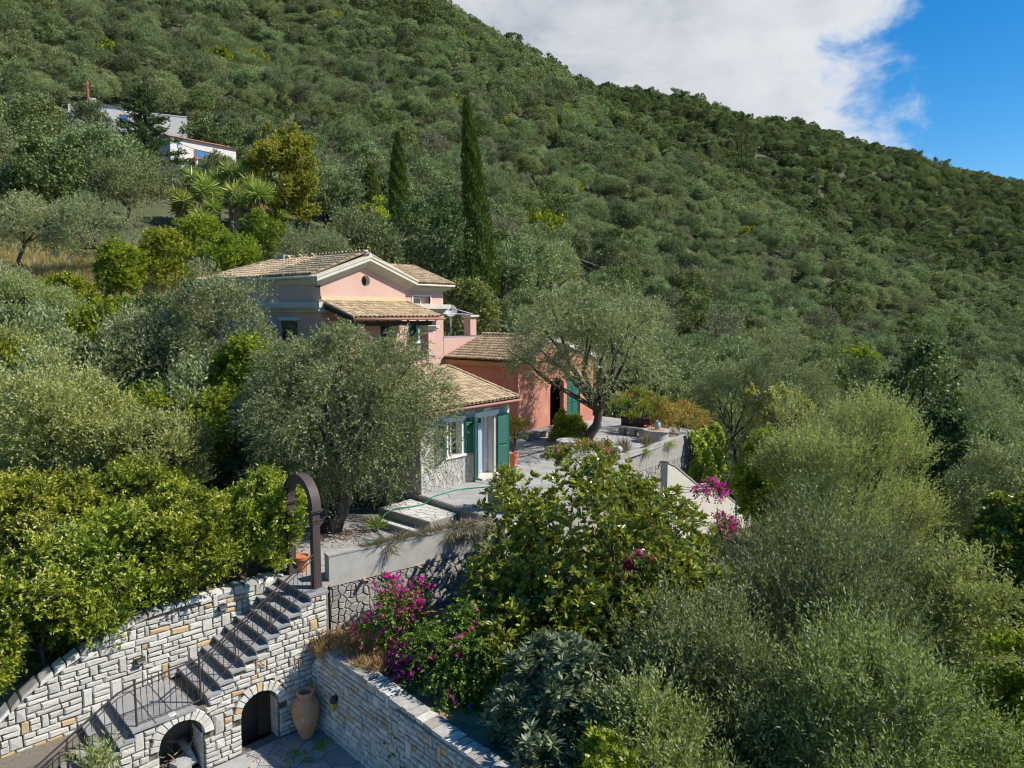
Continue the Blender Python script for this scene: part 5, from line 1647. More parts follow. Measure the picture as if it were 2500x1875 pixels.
SPEC = {
    'olive_near': dict(mats=['olive_leaf'], nc=46, cr=.36, ns=2600, lp=9, sl=.42, ll=.105, lw=.021, up=.45, out=.7, spread=.7, twig=500, tw=.007),
    'olive_shoot': dict(mats=['olive_fresh'], nc=64, cr=.235, ns=4800, lp=14, sl=.85, ll=.10, lw=.0165, up=1.1, out=.6, spread=.55, twig=2200, tw=.006),
    'olive_yellow': dict(mats=['olive_yellow'], nc=46, cr=.34, ns=3000, lp=11, sl=.5, ll=.095, lw=.020, up=.6, out=.7, spread=.7, twig=600, tw=.006),
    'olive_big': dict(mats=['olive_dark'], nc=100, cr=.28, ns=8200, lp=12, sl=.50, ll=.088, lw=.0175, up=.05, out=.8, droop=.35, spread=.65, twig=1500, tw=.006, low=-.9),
    'olive_terr': dict(mats=['olive_leaf'], nc=70, cr=.27, ns=4200, lp=10, sl=.5, ll=.115, lw=.024, up=.15, out=.8, droop=.2, spread=.7, twig=900, tw=.008, low=-.5),
    'magn': dict(mats=['magnolia_leaf'], nc=110, cr=.27, ns=3400, lp=11, sl=.22, ll=.19, lw=.042, up=.7, out=.9, spread=.85, rosette=True, cup=.03, low=-.75),
    'loquat': dict(mats=['loquat_leaf'], nc=60, cr=.32, ns=1200, lp=13, sl=.18, ll=.22, lw=.034, up=.8, out=.9, spread=.9, rosette=True, cup=.03),
    'vine': dict(mats=['vine_leaf'], nc=60, cr=.34, ns=3000, lp=11, sl=.50, ll=.075, lw=.028, up=.0, droop=.5, out=.9, spread=.8, twig=700, tw=.007, low=-.95, flower=('bract', .05, 1.0)),
    'citrus': dict(mats=['citrus_leaf'], nc=44, cr=.36, ns=1500, lp=10, sl=.26, ll=.105, lw=.032, up=.5, out=.8, spread=.85, low=-.8),
    'hedge': dict(mats=['hedge_leaf'], nc=56, cr=.30, ns=2500, lp=12, sl=.30, ll=.105, lw=.023, tv=1.5, up=.5, out=.9, spread=.8, low=-.9, twig=250, tw=.005, flower=('hedge_flower', .20, .55), fclump=.35, fup=.1),  # wide clump tint: dark green to yellow, darker clumps also painted as shade gaps
    'hedgef': dict(mats=['hedge_leaf'], nc=56, cr=.30, ns=2700, lp=12, sl=.30, ll=.105, lw=.023, tv=1.5, up=.5, out=.9, spread=.8, low=-.9, twig=250, tw=.005, flower=('hedge_flower', .45, .5), fclump=.5, fup=.0, flower2=('dry_flower', .10)),  # same wide tint, shade gaps again put into the leaf colour
    'oak': dict(mats=['oak_leaf'], nc=44, cr=.30, ns=1700, lp=8, sl=.35, ll=.15, lw=.055, up=.3, out=.8, spread=.9, twig=200, tw=.01, low=-.7),
    'oakl': dict(mats=['oak_light'], nc=44, cr=.34, ns=1500, lp=8, sl=.35, ll=.15, lw=.055, up=.3, out=.8, spread=.9, low=-.95),
    'fig': dict(mats=['fig_leaf'], nc=22, cr=.26, ns=240, lp=6, sl=.35, ll=.17, lw=.07, up=.6, out=.9, spread=.9, twig=240, tw=.012),
    'chestnut': dict(mats=['chestnut_leaf'], nc=100, cr=.23, ns=4200, lp=8, sl=.36, ll=.17, lw=.058, up=.2, out=.9, spread=.9, low=-.95),
    'lime': dict(mats=['lime_leaf'], nc=30, cr=.36, ns=1000, lp=8, sl=.35, ll=.16, lw=.055, up=.4, out=.9, spread=.9),
    'berry': dict(mats=['berry_leaf'], nc=50, cr=.30, ns=1300, lp=8, sl=.35, ll=.17, lw=.06, up=.3, out=.9, spread=.9, flower=('berry_red', .28, .8), low=-.8),
    'lantana': dict(mats=['citrus_leaf'], nc=34, cr=.50, ns=800, lp=8, sl=.20, ll=.075, lw=.026, up=.7, out=.8, spread=.85, low=-.5, flower=('pink_flower', .22, .9), fup=.3),
}

SPEC['olive_shoot_dark'] = dict(SPEC['olive_shoot'], mats=['olive_dark'])  # upright-shoot olive with darker leaves, for variety

PLANTS=[
 ('olive_tree','olive_shoot',27.01,6.27,1.10,3.15,2.15,'feathery grey-green olive with upright shoots right of the ivy-covered terrace wall','olive tree'),
 ('olive_tree','olive_shoot_dark',18.49,4.91,-0.73,3.31,2.11,'largest of the bushy foreground olives, filling the lower right','olive tree'),
 ('olive_tree','olive_shoot_dark',13.72,6.06,-1.16,1.99,1.50,'foreground olive just right of the grey-leaved loquat','olive tree'),
 ('olive_tree','olive_shoot',14.44,2.77,-1.29,2.16,1.64,'nearest bushy olive along the bottom right edge of the picture','olive tree'),
 ('olive_tree','olive_shoot',11.51,5.78,-1.63,1.23,0.79,'low olive shoots at the bottom edge right of the loquat','olive tree'),
 ('olive_tree','olive_yellow',20.20,1.98,-1.06,1.46,1.85,'yellowish olive at the right edge below the dark green oak','olive tree'),
 ('leafy_shrub','citrus',17.25,0.86,-1.97,0.88,1.93,'yellow-green leafy shrub in the bottom right corner','shrub'),
 ('leafy_shrub','magn',27.08,1.39,-0.26,1.13,1.01,'bright green large-leaved shrub at the right edge of the picture','shrub'),
 ('oak_tree','oak',37.60,5.85,2.54,2.46,2.46,'dark green open-crowned oak standing above the right-hand olives','oak tree'),
 ('oak_tree','oak',35.24,4.00,0.77,1.89,1.72,'smaller dark oak in front of the open-crowned oak, right edge','oak tree'),
 ('olive_tree','olive_near',40.02,15.63,1.99,2.47,2.11,'olive tree behind the orange-flowered vine at the end of the terrace','olive tree'),
 ('olive_tree','olive_near',42.07,13.07,3.06,2.82,2.11,'olive tree between the terrace end and the dark green oak','olive tree'),
 ('fig_tree','fig',36.60,11.89,1.25,1.65,1.34,'sparse yellowing fig with bare branches below the terrace','fig tree'),
 ('olive_tree','olive_near',45.94,3.44,1.30,2.40,2.61,'olive tree behind the dark green oak at the right edge','olive tree'),
 ('leafy_shrub','citrus',29.20,9.93,0.69,1.16,0.83,'low yellow-green shrub right of the ivy at the foot of the wall','shrub'),
 ('olive_tree','olive_near',31.54,2.21,0.27,1.64,1.19,'shaded olive between the smaller oak and the right edge','olive tree'),
 ('magnolia_tree','magn',15.81,9.54,0.18,3.51,2.04,'glossy dark green magnolia with leathery leaves in front of the terrace','magnolia'),
 ('magnolia_tree','magn',13.70,9.44,-1.72,2.85,1.33,'lower glossy-leaved magnolia below the big magnolia','magnolia'),
 ('loquat_tree','loquat',11.23,7.73,-1.47,1.56,1.17,'grey-green loquat with long leaves at the bottom centre','loquat'),
 ('climbing_shrub','vine',11.47,10.64,-2.12,1.52,1.34,'tangled dark green vine hanging over the courtyard wall','vine'),
 ('leafy_shrub','citrus',10.07,5.98,-1.49,0.73,0.40,'bright yellow-green shrub tip at the bottom edge below the loquat','shrub'),
 ('hedge_shrub','hedge',10.31,17.03,0.73,1.23,1.23,'clipped yellow-green hedge shrub beside the brown garden arch','hedge'),
 ('hedge_shrub','hedge',8.66,17.66,0.56,1.53,1.33,'hedge shrub above the upper stair flight, second from the arch','hedge'),
 ('hedge_shrub','hedgef',6.88,17.97,0.14,1.57,1.43,'hedge shrub with withered beige flower sprays above the landing','hedge'),
 ('hedge_shrub','hedgef',5.30,17.85,-0.32,1.32,1.49,'cream-flowering hedge shrub above the lower stair flight','hedge'),
 ('hedge_shrub','hedge',8.66,20.54,1.11,1.68,1.01,'hedge shrub in the back row left of the arch','hedge'),
 ('hedge_shrub','hedgef',6.47,20.71,0.93,1.65,1.13,'yellow-flowering hedge shrub in the back row at the left edge','hedge'),
 ('hedge_shrub','hedge',4.08,17.62,-0.82,0.65,0.90,'hedge shrub cut by the left edge above the lowest steps','hedge'),
 ('olive_tree','olive_big',14.10,17.91,3.12,3.18,2.86,'big drooping olive in front of the pink house beside the arch','olive tree'),
 ('olive_tree','olive_yellow',7.99,23.61,3.29,2.29,1.44,'yellowish olive above the hedge at the left','olive tree'),
 ('olive_tree','olive_yellow',9.15,21.53,2.13,1.89,0.94,'low olive just behind the back row of the hedge','olive tree'),
 ('olive_tree','olive_yellow',9.12,30.20,4.40,2.23,1.34,'olive at the left edge above the yellowish olive','olive tree'),
 ('citrus_tree','citrus',13.64,22.96,4.32,1.22,1.22,'bright yellow-green citrus tree left of the big drooping olive','citrus tree'),
 ('citrus_tree','citrus',11.07,22.65,2.63,1.63,1.11,'broad citrus tree between the hedge and the pink house','citrus tree'),
 ('citrus_tree','citrus',11.91,30.72,5.85,1.14,1.06,'dense citrus tree with dark gaps under the olive left of the house','citrus tree'),
 ('olive_tree','olive_near',14.10,25.26,6.49,2.00,1.61,'olive leaning against the shaded side wall of the pink house','olive tree'),
 ('olive_tree','olive_near',12.15,26.74,5.14,1.88,1.13,'low olive left of the olive that leans on the house','olive tree'),
 ('olive_tree','olive_yellow',10.93,34.33,6.09,2.41,1.20,'pale green olive below the dry grass at the left edge','olive tree'),
 ('olive_tree','olive_near',13.64,21.04,2.89,1.23,1.50,'olive half hidden between the citrus trees and the big drooping olive','olive tree'),
 ('olive_tree','olive_near',14.72,47.21,10.98,2.11,2.00,'slim-trunked olive standing on the dry grass at the left edge','olive tree'),
 ('olive_tree','olive_near',17.67,45.12,10.86,2.65,2.05,'olive with slanting trunk right of the dry grass','olive tree'),
 ('leafy_shrub','citrus',16.24,38.91,8.87,0.95,1.27,'tall yellow-green shrub right of the dry grass','shrub'),
 ('leafy_shrub','citrus',19.62,41.08,9.95,1.46,1.13,'round yellow-green shrub behind the olive that leans on the house','shrub'),
 ('leafy_shrub','citrus',23.25,39.76,9.96,1.72,1.03,'yellow-green shrub behind the ridge of the tiled roof','shrub'),
 ('leafy_shrub','citrus',24.53,46.15,11.65,1.82,0.99,'yellow-green shrub below the yuccas','shrub'),
 ('olive_tree','olive_near',26.84,36.87,10.22,2.14,1.26,'rounded pale olive right behind the gable roof','olive tree'),
 ('chestnut_tree','chestnut',35.12,52.12,17.79,3.03,4.06,'tall dense tree turning yellow-brown left of the cypresses','tree'),
 ('leafy_shrub','citrus',29.62,46.19,12.24,1.79,1.19,'shrub at the foot of the yellow-brown tree','shrub'),
 ('berry_shrub','berry',33.94,40.80,11.51,2.83,1.94,'green shrub covered in red berries behind the gable','shrub'),
 ('lime_shrub','lime',37.68,44.14,14.14,1.57,1.11,'lime-green bush above the red-berried shrub','shrub'),
 ('oak_tree','oak',36.37,36.17,11.84,3.07,3.65,'dark broad oak between the two cypresses and the house','oak tree'),
 ('oak_tree','oakl',32.76,29.48,6.11,1.89,2.27,'light green ivy-clad tree behind the satellite dish','tree'),
 ('olive_tree','olive_terr',28.56,17.93,4.62,4.03,2.88,'gnarled olive on the terrace shading the table and chairs','olive tree'),
 ('flowering_shrub','lantana',18.87,12.11,1.63,1.21,0.41,'pink-flowering bush peeking over the magnolia','shrub'),
 ('flowering_shrub','lantana',33.93,18.42,1.42,1.63,0.70,'pink-dotted shrub behind the stone garden bench','shrub'),
 ('leafy_shrub','citrus',28.62,19.45,0.85,0.75,0.55,'small green bush at the foot of the terrace olive','shrub'),
]
CYPRESS=[
 (39.37,34.03,5.48,15.72,1.01,'tall dark cypress towering right of the pink house'),
 (42.34,46.31,13.03,8.36,0.85,'shorter cypress left of the tall cypress'),
 (44.79,52.85,16.33,3.74,0.78,'small cypress half hidden behind the lime-green bush'),
 (292.10,163.20,91.08,11.56,1.51,'lone cypress high on the near ridge'),
 (410.31,159.58,107.37,12.50,1.68,'slender cypress on the skyline of the far ridge'),
]
YUCCA=[
 (27.51,55.22,15.24),
 (28.81,55.20,16.84),
 (28.49,52.40,15.69),
 (28.22,51.14,14.11),
 (31.20,53.81,17.57),
 (29.80,50.77,15.32),
 (31.68,51.62,16.28),
 (31.10,49.15,15.32),
 (30.57,54.60,16.77),
]

MID = {}
PLANTED = []


def plant(name, species, x, y, z, rx, rz, label, cat, seed, group=None):
    sp = dict(SPEC[species])
    floor = {'citrus': .15, 'magn': .6, 'loquat': .4, 'vine': .1, 'oakl': .4, 'berry': .4, 'lime': .5, 'olive_shoot': .5, 'olive_shoot_dark': .5, 'olive_yellow': .6, 'oak': 1.0, 'chestnut': 1.0, 'olive_near': 1.0}.get(species)
    g0 = gz(x, y)
    if floor is not None and z - rz > g0 + floor:           # foliage reaches down to the ground
        lo = max(g0 + floor, z - rz - 3.0); top_ = z + rz
        k = ((top_ - lo) / 2) / rz; rz = (top_ - lo) / 2; z = (top_ + lo) / 2
        sp['ns'] = int(sp['ns'] * min(k, 1.8) ** .7); sp['nc'] = int(sp['nc'] * min(k, 1.8) ** .7); sp['low'] = -.9
    R = (rx, rx * .92, rz)
    me, C, r, tw = crown(name + '_leaves', seed, R, sp)
    g = gz(x, y)
    if name == 'olive_tree' and species == 'olive_terr': bx, by, g = 29.0, 18.7, 0.0
    elif species == 'olive_big': bx, by, g = 13.75, 18.5, ZL
    else: bx, by = x, y
    g = min(g, z - rz * .55)
    t = thing(name, label, cat, (bx, by, g), 0, group)
    off = Vector((x - bx, y - by, z - g))
    c = place('crown' if name.endswith('tree') else 'foliage', me, t, off)
    shrub = not name.endswith('tree')
    r0 = {'olive_big': .30, 'olive_terr': .26, 'olive_shoot': .16, 'olive_shoot_dark': .16, 'oak': .16, 'chestnut': .25}.get(species, .05 if shrub else .12)
    top = off + Vector((0, 0, -rz * (.35 if not shrub else .5)))
    if species == 'olive_terr': top = Vector((off.x + .4, off.y - .1, 1.7))
    if species == 'olive_big': top = Vector((off.x * .4, off.y * .4, 2.1))
    m = limbs([Vector(q) + off for q in C], r, (0, 0, 0), top, seed, r0, n=(12 if species in ('olive_big', 'olive_terr', 'oak', 'fig', 'olive_shoot') else 7), bend=.5 if 'olive' in species else .25)
    if species == 'spray':                                  # thin arching stems back to the magnolia
        m = MB()
        for q in range(3):
            e = Vector((-2.3, 1.0, -.5)) + Vector((0, 0, .2 * q)); m.tube([off, off + e * .5 + Vector((0, 0, .35)), off + e], [.008, .012, .015], 5)
    m.build('trunk' if not shrub else 'stems', 'bark', t, smooth=True)
    if tw: tw.build('twigs', 'twig', t, loc=off)
    PLANTED.append((x, y, rx))
    return t


for i, (n, s, x, y, z, rx, rz, lab, cat) in enumerate(PLANTS):
    plant(n, s, x, y, z, rx, rz, lab, cat, 100 + i)


def cypress(x, y, z, h, w, label, seed, lean=0.0, lod=1.0):
    rs = np.random.RandomState(seed)
    n = int(15000 * lod)
    u = rs.uniform(0, 1, n) ** .85
    a = rs.uniform(0, 6.283, n)
    prof = np.interp(u, [0, .05, .25, .5, .75, .92, 1], [.55, .9, 1.0, .86, .56, .22, .03])
    lump = 1 + .13 * np.sin(a * 5 + u * 40) + .10 * np.sin(a * 3 - u * 75 + 2) + .05 * np.sin(a * 9 + u * 160)
    rr = w * prof * lump * rs.uniform(.72, 1.04, n)
    P = np.stack([rr * np.cos(a), rr * np.sin(a), u * h], -1)
    P[:, :2] += np.array([-SY, CY]) * (lean * (u[:, None]) ** 1.0)
    D = unit(np.stack([np.cos(a) * .45, np.sin(a) * .45, np.full(n, 1.0)], -1) + rs.normal(size=(n, 3)) * .22)
    k = (h / 15.7) ** .5
    tint = .42 + .25 * np.sin(a * 5 + u * 40) * .6 + rs.normal(size=n) * .2
    me = leaf_mesh('cypress_leaves', P, D, .30 * k * rs.uniform(.6, 1.3, n) / lod ** .4, .045 * k / lod ** .5, tint, ['cypress_leaf'], rs)
    g = min(gz(x, y), z)
    t = thing('cypress_tree', label, 'cypress', (x, y, g))
    place('crown', me, t, (0, 0, z - g))
    e = Vector((-SY * lean, CY * lean, 0))
    MB().tube([(0, 0, -.3), (0, 0, z - g), tuple(e * .5 + Vector((0, 0, z - g + h * .5))), tuple(e * .93 + Vector((0, 0, z - g + h * .93)))], [w * .22, w * .2, w * .12, .02], 8).build('trunk', 'bark', t)
    PLANTED.append((x, y, w + .6))


for i, (x, y, z, h, w, lab) in enumerate(CYPRESS):
    cypress(x, y, z, h, w, lab, 900 + i, lean=1.3 if i == 0 else 0.0, lod=1.0 if i < 3 else .15)


def conifer():
    rs = np.random.RandomState(55)
    x, y = 35.5, 77.2; z = gz(x, y); top = 29.6; h = top - z
    t = thing('conifer_tree', 'dark spiky conifer in front of the white villas', 'conifer', (x, y, z))
    P, D, Tn = [], [], []
    m = MB(); m.tube([(0, 0, -.3), (0.1, 0, h * .5), (0, 0, h)], [.28, .18, .03], 8)
    for i in range(46):
        u = .12 + .88 * i / 46; a = i * 2.4 + rs.uniform(-.4, .4); L = (1 - u) ** .75 * 3.4 * rs.uniform(.55, 1.25) + .25
        d = np.array([math.cos(a), math.sin(a), .28]); d /= np.linalg.norm(d)
        b = np.array([0, 0, u * h]); m.tube([tuple(b), tuple(b + d * L)], [.05, .012], 5, False)
        k = int(150 * L / 2 + 40)
        s = rs.uniform(.15, 1.05, k)
        P.append(b + d * (s * L)[:, None] + rs.normal(size=(k, 3)) * .22 * np.array([1, 1, .6])); D.append(unit(d + rs.normal(size=(k, 3)) * .6 + np.array([0, 0, .3]))); Tn.append(.4 + rs.normal(size=k) * .2)
    P, D, Tn = np.concatenate(P), np.concatenate(D), np.concatenate(Tn)
    place('crown', leaf_mesh('conifer_leaves', P, D, .34, .07, Tn, ['oak_leaf'], rs), t)
    m.build('trunk', 'bark', t)
    PLANTED.append((x, y, 2.5))


conifer()


def yuccas():
    rs = np.random.RandomState(66)
    n = 90
    P = np.zeros((n, 3)); el = np.arcsin(np.linspace(-.75, .98, n)); az = np.arange(n) * 2.4
    D = np.stack([np.cos(az) * np.cos(el), np.sin(az) * np.cos(el), np.sin(el)], -1)
    me = leaf_mesh('yucca_leaves', P + D * .08, D, 1.05 * rs.uniform(.8, 1.15, n), .055, .45 + D[:, 2] * .3 + rs.normal(size=n) * .1, ['yucca_leaf'], rs, cup=.02)
    nd = 60
    Dd = unit(np.stack([np.cos(np.arange(nd) * 2.4) * .35, np.sin(np.arange(nd) * 2.4) * .35, np.full(nd, -1.0)], -1))
    dead = leaf_mesh('dead_leaves', np.zeros((nd, 3)) - np.array([0, 0, .1]) + Dd * .1, Dd, 1.1, .05, rs.uniform(0, 1, nd), ['dry_grass'], rs)
    words = ['leftmost yucca of the clump below the lower white villa', 'yucca standing second from the left in the clump', 'yucca in the middle of the clump', 'lowest yucca at the front of the clump', 'tallest yucca right in front of the lower white villa', 'yucca just right of the lowest one', 'yucca second from the right in the clump', 'rightmost yucca with a long skirt of dead leaves', 'yucca at the back of the clump']
    for i, (x, y, z) in enumerate(YUCCA):
        g = min(gz(x, y), z - 1.2)
        t = thing('yucca', words[i], 'yucca', (x, y, g), rs.uniform(0, 6), 'yuccas in the clump below the villa')
        h = z - g
        MB().tube([(0, 0, -.3), (rs.uniform(-.2, .2), 0, h * .5), (0, 0, h)], [.2, .16, .13], 8).build('trunk', 'yucca_trunk', t)
        for k in range(2 if i % 2 else 3):
            dx, dy = (0, 0) if k == 0 else (rs.uniform(-.9, .9), rs.uniform(-.9, .9)); dz = 0 if k == 0 else -rs.uniform(.2, 1.0)
            if k: MB().tube([(0, 0, h * .55), (dx, dy, h + dz)], [.11, .09], 7).build('branch', 'yucca_trunk', t)
            hd = place('leaf_head', me, t, (dx, dy, h + dz), rot=(0, 0, rs.uniform(0, 6)), scale=[rs.uniform(.85, 1.15)] * 3)
            place('dead_leaf_skirt', dead, t, (dx, dy, h + dz))
        PLANTED.append((x, y, .8))


yuccas()

# ------------------------------------------------ the olive grove on the mountain
LODS = {}


def lod_set(tag_, n, R, sp, seed, trunk=True):
    out = []
    for i in range(n):
        rr = np.random.RandomState(seed + i)
        Rv = (R[0] * rr.uniform(.85, 1.15), R[0] * rr.uniform(.85, 1.15), R[1] * rr.uniform(.85, 1.15))
        me, C, r, tw = crown(tag_, seed + i, Rv, sp)
        h = Rv[2] * 1.45
        tm = limbs([Vector(q) + Vector((0, 0, h)) for q in C], r, (0, 0, 0), (rr.uniform(-.3, .3), rr.uniform(-.3, .3), h * .55), seed + i, .17, n=5, bend=.6, sides=6)
        tmesh = None
        if trunk:
            tmesh = bpy.data.meshes.new('trunk'); tmesh.from_pydata(tm.v, [], tm.f); tmesh.materials.append(MATS['bark']); tmesh.update()
        out.append((me, tmesh, h))
    return out


LODS['n'] = lod_set('olive_crown', 5, (2.5, 2.0), dict(mats=['olive_far'], nc=46, cr=.34, ns=2100, lp=8, sl=.5, ll=.15, lw=.034, up=.5, out=.7, spread=.75), 300)
LODS['m'] = lod_set('olive_crown', 6, (2.5, 2.0), dict(mats=['olive_far'], nc=42, cr=.34, ns=1500, lp=7, sl=.45, ll=.17, lw=.045, up=.5, out=.7, spread=.8), 330)
LODS['f'] = lod_set('olive_crown', 5, (2.6, 2.1), dict(mats=['olive_far'], nc=32, cr=.36, ns=700, lp=6, sl=.45, ll=.25, lw=.08, up=.5, out=.7, spread=.85), 360)
LODS['g'] = lod_set('olive_crown', 3, (2.4, 1.8), dict(mats=['olive_grey'], nc=34, cr=.34, ns=900, lp=7, sl=.5, ll=.18, lw=.04, up=.5, out=.7, spread=.8), 380)
LODS['o'] = lod_set('oak_crown', 4, (2.5, 2.3), dict(mats=['oak_far'], nc=46, cr=.30, ns=1200, lp=7, sl=.35, ll=.19, lw=.065, up=.3, out=.8, spread=.9, low=-.9), 400)
LODS['of'] = lod_set('oak_crown', 4, (2.6, 2.4), dict(mats=['oak_far'], nc=36, cr=.32, ns=700, lp=6, sl=.35, ll=.25, lw=.10, up=.3, out=.8, spread=.9, low=-.9), 420)
LODS['y'] = lod_set('shrub_crown', 2, (2.3, 1.8), dict(mats=['citrus_leaf'], nc=34, cr=.36, ns=420, lp=6, sl=.4, ll=.27, lw=.10, up=.4, out=.8, spread=.9), 440)


def grove():
    rs = np.random.RandomState(17)
    pts = []
    step = 4.75
    for d0 in np.arange(36, 640, step):
        st = step if d0 < 260 else step * 1.25
        w = d0 * .84 + 6
        n = int(2 * w / st)
        r = -w + (np.arange(n) + rs.uniform(-.1, 1.1, n)) * st
        d = d0 + rs.uniform(-.5, .5, n) * step * 1.3
        pts.append(np.stack([r, d], -1))
    q = np.concatenate(pts)
    r, d = q[:, 0], q[:, 1]
    x = r * SY + d * CY; y = -r * CY + d * SY
    z = ground(x, y)
    keep = np.ones(len(x), bool)
    qq = r / d
    # cleared ground and hand-planted garden
    keep &= ~((d < 50) & (qq < -.02) & (d < 46 + 8 * (qq < -.3)))
    keep &= ~((x > 15) & (x < 38) & (y > 14) & (y < 36))
    for poly, lev in CARVE: keep &= ~in_poly(x, y, poly)
    for px_, py_, pr_ in PLANTED[:]: keep &= (x - px_) ** 2 + (y - py_) ** 2 > (pr_ * .8 + 1.3) ** 2
    for ax, ay, rz_, Lh in ((V1[0], V1[1], rad(-25.6), 14.8), (V2[0], V2[1], 0.0, 8.4)):
        ux, uy = math.cos(rz_), math.sin(rz_)
        s = (x - ax) * ux + (y - ay) * uy; tt = -(x - ax) * uy + (y - ay) * ux
        keep &= ~((s > -2) & (s < Lh + 2) & (tt > -7) & (tt < 9.5))
    # open dry patches
    keep &= ~((d > 36) & (d < 50) & (qq < -.58))
    for cr_, cd_, rr in ((112, 196, 7), (46, 118, 4), (-70, 96, 5), (9, 92, 3.5), (150, 250, 8)):
        keep &= (r - cr_) ** 2 + (d - cd_) ** 2 > rr ** 2
    # drop what the slope itself hides for good (kept with a generous margin)
    az = np.arctan2(r, d); rho = np.hypot(r, d)
    bins = np.round((az + 1.2) / .01).astype(int)
    order = np.argsort(rho); mx = {}
    tane = (z + 5.5 - 6.3) / rho
    for i in order:
        if not keep[i]: continue
        b = bins[i]; m = mx.get(b, -9)
        if tane[i] < m - .035: keep[i] = False
        g = (z[i] - 6.3) / rho[i]
        if g > m: mx[b] = g
    idx = np.where(keep)[0]
    idx = idx[np.argsort(d[idx])]
    big = idx[:285]; rest = idx[285:]
    print('grove', len(idx))
    nz = np.sin(x * .021 + 1.3) + np.sin(y * .027 + x * .011) + np.sin((x - y) * .043 + 2)
    def where(i):
        c = qq[i]
        col = 'at the left edge of the slope' if c < -.55 else 'below the white villas' if c < -.38 else 'left of the yellow-brown tree' if c < -.24 else 'behind the pink house' if c < -.05 else 'just right of the tall cypress' if c < .10 else 'straight above the terrace' if c < .28 else 'above the ivy-covered wall' if c < .45 else 'above the dark oaks' if c < .62 else 'at the right edge of the slope'
        row = 'front grove' if d[i] < 52 else 'middle grove' if d[i] < 72 else 'upper grove'
        return row, col
    low_view = lambda i: ((-.52 < qq[i] < -.34 and d[i] < 92) or (-.66 < qq[i] < -.42 and 80 < d[i] < 106))
    for i in big:
        u = rs.uniform()
        if low_view(i) and d[i] < 62: continue
        row, col = where(i)
        if u < .80:
            me, tm, h = LODS['n' if d[i] < 58 else 'm'][rs.randint(5)]; nm, cat, wd = 'olive_tree', 'olive tree', 'grey-green olive'
        elif u < .93:
            me, tm, h = LODS['o'][rs.randint(4)]; nm, cat, wd = 'oak_tree', 'oak tree', 'dark green oak'
        else:
            me, tm, h = LODS['g'][rs.randint(3)]; nm, cat, wd = 'olive_tree', 'olive tree', 'thin greyish olive'
        lab = '%s in the %s %s' % (wd, row, col)
        grp = '%ss, %s, %s' % (wd, row, col)
        s = rs.uniform(.85, 1.25) * (1.0 if cat == 'olive tree' else rs.uniform(.75, 1.1))
        if low_view(i): s *= .55
        t = thing(nm, lab, cat, (x[i], y[i], z[i] - .15), rs.uniform(0, 6.28), grp)
        t.scale = (s, s, s * rs.uniform(.9, 1.15))
        place('crown', me, t, (0, 0, h)); place('trunk', tm, t)
    # everything further up: one wood
    src = []
    coll = bpy.data.collections.new('wood_trees')
    for kset in ('m', 'o', 'g', 'y', 'f', 'of'):
        for me, tm, h in LODS[kset]:
            v = len(src)
            o = bpy.data.objects.new('wood_%02d' % v, me); coll.objects.link(o); src.append((kset, h))
    kinds = {}
    for i, (k, h) in enumerate(src): kinds.setdefault(k, []).append(i)
    ii, ss, rr_, zz = [], [], [], []
    for i in rest:
        far = d[i] > 185
        oakp = .30 + .16 * nz[i] if d[i] < 330 else .80
        ridge = qq[i] > .03 and d[i] > 345
        oakp = .7 if ridge else np.clip(.16 + .15 * nz[i], .03, .6)  # far ridge: broadleaf oaks, their darker leaves also standing in for cloud shadow
        u = rs.uniform()
        if u < oakp: k = 'of' if far else 'o'
        elif u < oakp + .06: k = 'g'
        elif u < oakp + .075: k = 'y'
        else: k = 'f' if far else 'm'
        j = kinds[k][rs.randint(len(kinds[k]))]
        s = rs.uniform(.8, 1.3) * (rs.uniform(.6, 1.25) if k in ('o', 'of') else 1)
        if low_view(i): s *= .55
        if d[i] > 260: s *= 1.25
        ii.append(j); ss.append(s); rr_.append((rs.uniform(-.08, .08), rs.uniform(-.08, .08), rs.uniform(0, 6.28))); zz.append(z[i] + src[j][1] * s - .2)
    me = bpy.data.meshes.new('woodland'); nn = len(rest)
    me.vertices.add(nn); me.vertices.foreach_set('co', np.stack([x[rest], y[rest], np.array(zz)], -1).astype(np.float32).reshape(-1))
    a = me.attributes.new('pick', 'INT', 'POINT'); a.data.foreach_set('value', np.array(ii, np.int32))
    a = me.attributes.new('size', 'FLOAT', 'POINT'); a.data.foreach_set('value', np.array(ss, np.float32))
    a = me.attributes.new('turn', 'FLOAT_VECTOR', 'POINT'); a.data.foreach_set('vector', np.array(rr_, np.float32).reshape(-1))
    me.update()
    o = stuff(place('woodland', me)); o['label'] = 'dense olive and oak woodland covering the mountain above the grove'; o['category'] = 'woodland'
    ng = bpy.data.node_groups.new('woodland', 'GeometryNodeTree')
    ng.interface.new_socket('Geometry', in_out='INPUT', socket_type='NodeSocketGeometry')
    ng.interface.new_socket('Geometry', in_out='OUTPUT', socket_type='NodeSocketGeometry')
    N, L = ng.nodes, ng.links
    gi, go = N.new('NodeGroupInput'), N.new('NodeGroupOutput')
    iop = N.new('GeometryNodeInstanceOnPoints'); ci = N.new('GeometryNodeCollectionInfo')
    ci.inputs['Collection'].default_value = coll; ci.inputs['Separate Children'].default_value = True; ci.inputs['Reset Children'].default_value = True

    def named(nm, ty):
        q_ = N.new('GeometryNodeInputNamedAttribute'); q_.data_type = ty; q_.inputs['Name'].default_value = nm
        return q_.outputs['Attribute']
    L.new(gi.outputs[0], iop.inputs['Points']); L.new(ci.outputs[0], iop.inputs['Instance'])
    iop.inputs['Pick Instance'].default_value = True
    L.new(named('pick', 'INT'), iop.inputs['Instance Index'])
    L.new(named('size', 'FLOAT'), iop.inputs['Scale'])
